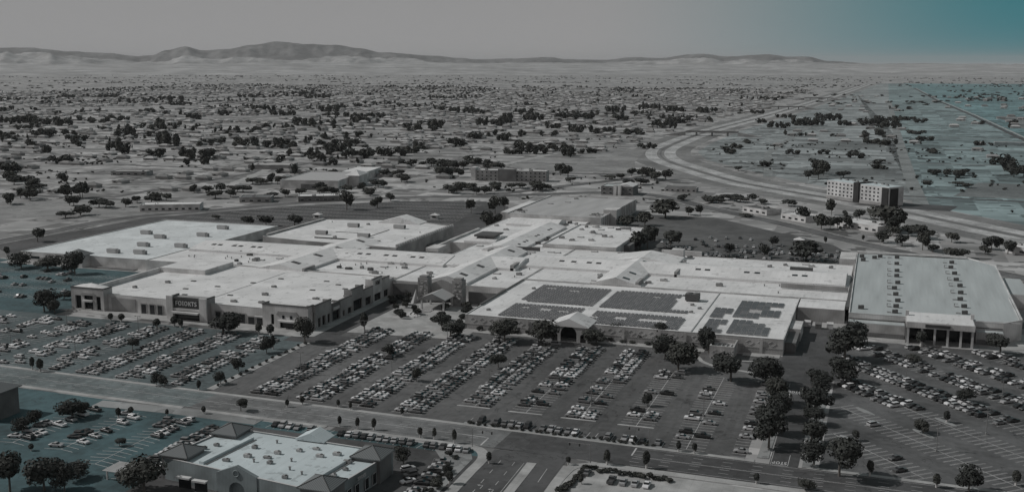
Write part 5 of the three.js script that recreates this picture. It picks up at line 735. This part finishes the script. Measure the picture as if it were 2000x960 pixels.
farTrees.sort((a, b) => Math.hypot(a[0], a[1]) - Math.hypot(b[0], b[1]));
const MARKS = [[-515, 950, 'the large pale hall'], [-466, 850, 'the dark low building'], [-363, 1055, 'the long motel'], [-232, 980, 'the small office'], [-553, 750, 'the long pale building'], [-772, 975, 'the flat grey building'], [-665, 1095, 'the tan warehouse'], [-20, 990, 'the white hotel'], [-181, 1016, 'the low dark motel row'], [-98, 890, 'the small pale diner'], [-65, 860, 'the cream eatery'], [-360, 1330, 'the vacant lot'], [-300, 1880, 'the nearest overpass'], [-640, 740, 'the grass field'], [80, 1300, 'the wide back street'], [-220, 1300, 'the freeway bend'], [-900, 1250, 'the left end of the housing'], [-700, 1300, 'the middle of the housing']];
const nearMark = (u, v) => MARKS.reduce((a, m) => { const d = Math.hypot(m[0] - u, m[1] - v); return d < a[0] ? [d, m[2]] : a; }, [1e9, ''])[1];
farTrees.slice(0, 130).forEach(([u, v, w, h]) => { const left = u < -150; makeTree('shade_tree', `${h > 13 ? 'tall' : h > 9 ? 'middling' : 'low'} dark tree in a clump near ${nearMark(u, v)}`, `clumped trees near ${nearMark(u, v)}`, u, v, w, h, pick(midBroad), pick(leafMat), trunkG, M.bark); });

// ---------------------------------------------------------------- the housing tracts behind
const rh = rng(123);
const houses = [];
const blocked = (u, v) => { for (const [cu, cv, r] of [[-515, 960, 85], [-466, 850, 40], [-516, 820, 35], [-363, 1055, 60], [-232, 980, 40], [-553, 750, 50], [-772, 975, 40], [-665, 1095, 50], [-350, 1330, 120], [-300, 1180, 70], [-660, 720, 110]]) if (Math.hypot(u - cu, v - cv) < r) return true; for (const p of FW) if (Math.hypot(u - p[0], v - p[1]) < 62) return true; for (const p of FR) if (Math.hypot(u - p[0], v - p[1]) < 26) return true; return false; };
const streets = [];
for (let v = 700; v < 5200; v += 92) { // streets run parallel to the mall front
  const u0 = Math.max(-3400, -0.95 * v - 120), u1 = v < 1000 ? -600 : -330; if (v >= 790) streets.push(ribbon([[u0, v], [u1 - 20, v]], 9, 0.045));
  for (let u = u0; u < u1; u += 21 + rh() * 4) for (const s of [1, -1]) { if (rh() < 0.5 || !inView(u, v, 0.02)) continue; const hv = v + s * (17 + rh() * 10), hu = u + rh() * 9; if (hu > -600 && hv < 900) continue; if (fbm(hu / 260 + 40, hv / 260, 512, 2) < 0.36 || blocked(hu, hv)) continue; houses.push([hu, hv, s, rh()]); }
}
for (let u = -3300; u < -360; u += 330) streets.push(ribbon([[u, Math.max(800, -u * 0.75)], [u, 5200]], 10, 0.05));
for (let v = 1150; v < 4200; v += 118) for (let u = -150; u < 0.45 * v; u += 30 + rh() * 26) { if (!inView(u, v, 0.02) || rh() < 0.35 || fbm(u / 300 + 9, v / 300, 512, 2) < 0.5 || blocked(u, v) || Math.abs(u - 85) < 30) continue; houses.push([u, v + rh() * 12, rh() < 0.5 ? 1 : -1, rh()]); }
struct('residential_streets', streets, M.asphalt);
const roofMats = [[0.4, 0.4, 0.4], [0.34, 0.335, 0.33], [0.5, 0.5, 0.495], [0.24, 0.24, 0.24], [0.6, 0.6, 0.6]].map(c => mat(G(...c), texRibs)), houseWall = [[0.5, 0.495, 0.49], [0.4, 0.395, 0.39]].map(c => mat(G(...c), texWall));
const houseWallG = join([box(-7.4, 7.4, 0, 2.8, -4.6, 4.6), box(2.5, 7.8, 0, 2.79, -8.6, -4.61)]), houseRoofG = join([hip(-8, 8, -5.2, 5.2, 2.83, 4.9, 2.75, 3.4), gable(2, 8.2, -9.1, -0.3, 2.84, 4.5, 'v', 2.76)]), doorG = join([box(3, 7.2, 0.05, 2.2, -8.7, -8.61)]), winG = join([box(-5.2, -2.6, 0.9, 2.1, -4.7, -4.605)]);
houses.sort((a, b) => Math.hypot(a[0], a[1]) - Math.hypot(b[0], b[1]));
houses.slice(0, 300).forEach(([u, v, s, k]) => {
  const o = new THREE.Group(); o.name = numbered('house'); o.position.set(u, 0.03, -v); o.rotation.y = (s > 0 ? 0 : Math.PI) + (k - 0.5) * 0.1;
  const left = u < -150, tone = ['mid grey', 'tan', 'pale', 'dark', 'whitish'][Math.floor(k * 5)];
  tag(o, `house with ${tone} hip roof, ${left ? ORD[Math.max(0, Math.round((v - 700) / 92))] + ' street back, ' : ''}near ${nearMark(u, v)}`, 'house', `${tone} roofed houses near ${nearMark(u, v)}`);
  const add = (n, g, m) => { const x = new THREE.Mesh(g, m); x.name = n; x.castShadow = x.receiveShadow = true; o.add(x); };
  add('wall', houseWallG, houseWall[k < 0.6 ? 0 : 1]); add('roof', houseRoofG, roofMats[Math.floor(k * 5)]); add('garage_door', doorG, M.trimLight); add('window', winG, M.glass); scene.add(o);
});
{
  const rest = houses.slice(300), m4 = new THREE.Matrix4(), q = new THREE.Quaternion(), up = new THREE.Vector3(0, 1, 0), col = new THREE.Color();
  const holder = new THREE.Group(); holder.name = 'distant_houses'; holder.userData = { kind: 'stuff', label: 'sea of far-off low houses reaching to the plain', category: 'houses' }; scene.add(holder);
  const W = new THREE.InstancedMesh(houseWallG, houseWall[0], rest.length), R = new THREE.InstancedMesh(houseRoofG, mat(G(1, 1, 1), texRibs), rest.length);
  rest.forEach(([u, v, s, k], i) => { m4.compose(new THREE.Vector3(u, 0.03, -v), q.setFromAxisAngle(up, s > 0 ? 0 : Math.PI), new THREE.Vector3(0.9 + k * 0.3, 0.9 + k * 0.4, 1)); W.setMatrixAt(i, m4); R.setMatrixAt(i, m4); R.setColorAt(i, col.copy(roofMats[Math.floor(k * 5)].color)); });
  [[W, 'house_walls'], [R, 'house_roofs']].forEach(([o, n]) => { o.name = n; o.castShadow = o.receiveShadow = true; o.userData.kind = 'stuff'; holder.add(o); });
  // trees scattered between the houses, thinning with distance
  const scat = farTrees.slice(130);
  for (const [u, v, s, k] of houses) { const n = fbm(u / 140 + 3, v / 140, 512, 3); if (rt() < (n > 0.57 ? 0.9 : 0.08)) scat.push([u + (rt() - 0.5) * 18, v - s * (6 + rt() * 8), 3 + rt() * rt() * 14, 3 + rt() * rt() * 10]); if (n > 0.6) for (let e = 0; e < 2; e++) scat.push([u + (rt() - 0.5) * 30, v + (rt() - 0.5) * 26, 4 + rt() * 10, 4 + rt() * 9]); }
  for (let i = 0; i < 6000; i++) { const v = 3000 + 6500 * rt(), u = lerp(-1.0, 0.35, rt()) * v; if (fbm(u / 420 + 70, v / 220, 512, 3) > 0.56) scat.push([u, v, 8 + rt() * 16, 2.5 + rt() * 4]); }
  for (let i = 0; i < 2600; i++) { const v = 640 + 1100 * rt(), u = lerp(-0.95, 0.2, rt()) * v; if (!blocked(u, v) && (u < -590 || v > 900) && fbm(u / 60 + 8, v / 60, 512, 3) > 0.5) scat.push([u, v, 1.5 + rt() * 4, 1 + rt() * 2.2]); }
  const holdT = new THREE.Group(); holdT.name = 'distant_trees'; holdT.userData = { kind: 'stuff', label: 'dark far-off trees dotted through the housing and plain', category: 'trees' }; scene.add(holdT);
  farCrown.forEach((g, k) => { const list = scat.filter((s, i) => i % 3 === k && inView(s[0], s[1], 0.05)), T = new THREE.InstancedMesh(g, leafMat[k], list.length); list.forEach(([u, v, w, h], i) => { m4.compose(new THREE.Vector3(u, -0.2 * h, -v), q.setFromAxisAngle(up, rt() * 6.28), new THREE.Vector3(w, h * 1.2, w)); T.setMatrixAt(i, m4); }); T.name = 'far_crowns'; T.castShadow = T.receiveShadow = true; T.userData.kind = 'stuff'; holdT.add(T); });
  console.log('houses', houses.length, 'scattered trees', scat.length);
}
// ---------------------------------------------------------------- planting, lamp posts and small things
const shrubG = crownGeometry(901, 200, 0.12, 'broad');
function shrubRow(label, group, pts, w, h) { for (const [u, v] of pts) { const o = new THREE.Mesh(shrubG, pick(leafMat)); o.name = numbered('shrub'); o.position.set(u, 0.05 - 0.15 * h, -v); o.scale.set(w * (0.7 + 0.6 * rt()), h * (0.8 + 0.5 * rt()), w * (0.7 + 0.6 * rt())); o.rotation.y = rt() * 6; o.castShadow = o.receiveShadow = true; tag(o, label, 'shrub', group); scene.add(o); } }
{
  const a = []; for (let u = -129; u < -63; u += 2.2) a.push([u + rt(), ROADV(u) + 10.6 + (rt() - 0.5)]); shrubRow('low shrub in the gravel bed between street and front stalls', 'shrubs along the front stalls', a, 1.8, 1.0);
  const b = []; for (let i = 0; i < 34; i++) { const v = 244 + rt() * 58; b.push([-117.2 - rt() * 2 - (v > 285 ? (v - 285) * 0.35 : 0) + (rt() - 0.5) * 2, v]); } shrubRow('low shrub in the corner planting bed by the junction', 'shrubs in the corner bed', b, 2.0, 1.3);
  const c = []; for (let u = -80; u < -54; u += 1.5) c.push([u, 297.6 + rt() * 2.4]); for (let v = 280; v < 298; v += 1.6) c.push([-80 - (298 - v) * 0.15 + rt(), v]); shrubRow('dark hedge shrub edging the forecourt across the street', 'hedge round the forecourt', c, 2.6, 1.5);
  const d = []; for (let v = 336; v < 402; v += 5) d.push([-233.5 + (rt() - 0.5), v]); shrubRow('small shrub on the planted median of the car park', 'shrubs on the planted median', d, 1.8, 1.4);
  const e = []; for (const [u, v] of [[-216, 462], [-219, 466], [-213, 458], [-197, 458], [-192, 462], [-201, 482], [-188, 476], [-190, 484], [-222, 480], [-224, 486], [-226, 492], [-185, 490], [-182, 470], [-180, 462], [-183, 455], [-195, 492], [-192, 488], [-229, 500], [-233, 498], [-236, 494], [-232, 488], [-214, 474], [-210, 468], [-198, 470], [-186, 468], [-224, 474]]) e.push([u, v]); const zone = ([u, v]) => u < -210 ? (v > 484 ? 'beside the left stone tower' : 'left of the curved steps') : u > -194 ? (v > 480 ? 'beside the right stone tower' : 'along the solar-roofed store side') : 'around the pitched porch'; for (const p of e) shrubRow(`dark shrub in the entrance plaza, ${zone(p)}`, `plaza shrubs ${zone(p)}`, [p], 4.5, 3.4);
  const f = []; for (let u = -172; u < -68; u += 6) if (u < -137 || u > -116) f.push([u + rt() * 3, 448.4]); shrubRow('dark shrub against the front wall of the solar-roofed store', 'shrubs along the solar-roofed store', f, 3, 2.2);
}
// lamp posts of the car parks
{
  const poleG = join([new THREE.CylinderGeometry(0.09, 0.14, 9, 8).translate(0, 4.5, 0), new THREE.CylinderGeometry(0.35, 0.35, 0.7, 10).translate(0, 0.35, 0)]), armG = join([box(-1.1, 1.1, 8.95, 9.05, -0.05, 0.05)]), headG = join([box(0.7, 1.5, 8.8, 8.98, -0.25, 0.25)]);
  const post = new THREE.Group(); post.name = 'lamp_post'; for (const [n, g, m] of [['pole', poleG, M.unit], ['arm', armG, M.unit], ['lamp_head', headG, M.unitDark]]) { const x = new THREE.Mesh(g, m); x.name = n; x.castShadow = x.receiveShadow = true; post.add(x); } { const x = post.children[2].clone(); x.rotation.y = Math.PI; post.add(x); }
  const spots = []; [-54.5, -94.4, -133.1, -172.3, -211.5].forEach((u, i) => [360, 415].forEach((v, j) => spots.push([u, v, `slim lamp post on the ${['first', 'third', 'fifth', 'seventh', 'ninth'][i]} stall row left of the drive, ${j ? 'store' : 'street'} end`])));
  [[-271.6, 352], [-310.8, 350], [-350, 356], [-271.6, 392], [-310.8, 390], [-350, 390]].forEach(([u, v], i) => spots.push([u, v, `slim lamp post in the left stall rows, ${['nearest the median by the street', 'middle by the street', 'far left by the street', 'nearest the median by the store', 'middle by the store', 'far left by the store'][i]}`]));
  [[20, 350], [36, 372], [12, 430], [44, 410]].forEach(([u, v], i) => spots.push([u, v, `slim lamp post in the right-hand car park, ${ORD[i]} from the street`]));
  spots.sort((a, b) => a[1] - b[1]).forEach(([u, v, l]) => { const o = post.clone(); o.name = numbered('lamp_post'); o.position.set(u, 0.08, -v); tag(o, l, 'lamp post', 'car park lamp posts'); scene.add(o); });
}
// traffic signals at the junction
for (const [u, v, t, l] of [[-119, 306.2, 0, 'traffic signal mast at the near left corner of the junction'], [-80, 305, Math.PI, 'traffic signal mast at the near right corner of the junction'], [-66, 325, Math.PI, 'traffic signal mast on the car park side of the junction']]) {
  const o = thing('traffic_signal', l, 'traffic signal', u, v); part(o, 'mast', [new THREE.CylinderGeometry(0.1, 0.14, 6, 8).translate(u, 3, -v)], M.unit); part(o, 'arm', [box(t ? u - 7 : u + 0.12, t ? u - 0.12 : u + 7, 5.7, 5.85, v - 0.07, v + 0.07)], M.unit);
  for (const k of [3.5, 6.6]) part(o, 'signal_head', [box((t ? u - k : u + k) - 0.18, (t ? u - k : u + k) + 0.18, 4.9, 5.69, v - 0.16, v + 0.16)], M.dark);
}
// a few pale awnings and service boxes in the rear car parks
for (const [u, v, l] of [[-418, 745, 'small pale hipped kiosk alone in the empty rear car park, left one'], [-330, 772, 'small pale flat kiosk alone in the empty rear car park, right one'], [-52, 742, 'pale kiosk in the rear right car park']]) { const o = thing('kiosk', l, 'kiosk', u, v); part(o, 'wall', [box(u - 3, u + 3, 0, 3, v - 2, v + 2)], M.trimLight); part(o, 'roof', [hip(u - 3.6, u + 3.6, v - 2.6, v + 2.6, 3.1, 4.6, 3.005)], M.roof); part(o, 'counter_window', [box(u - 1.5, u + 1.5, 1.1, 2.3, v - 2.1, v - 2.005)], M.glass); }
// light desert haze
scene.fog = new THREE.FogExp2(new THREE.Color().setRGB(0.75, 0.75, 0.76), 0.000018);
renderer.render(scene, camera);
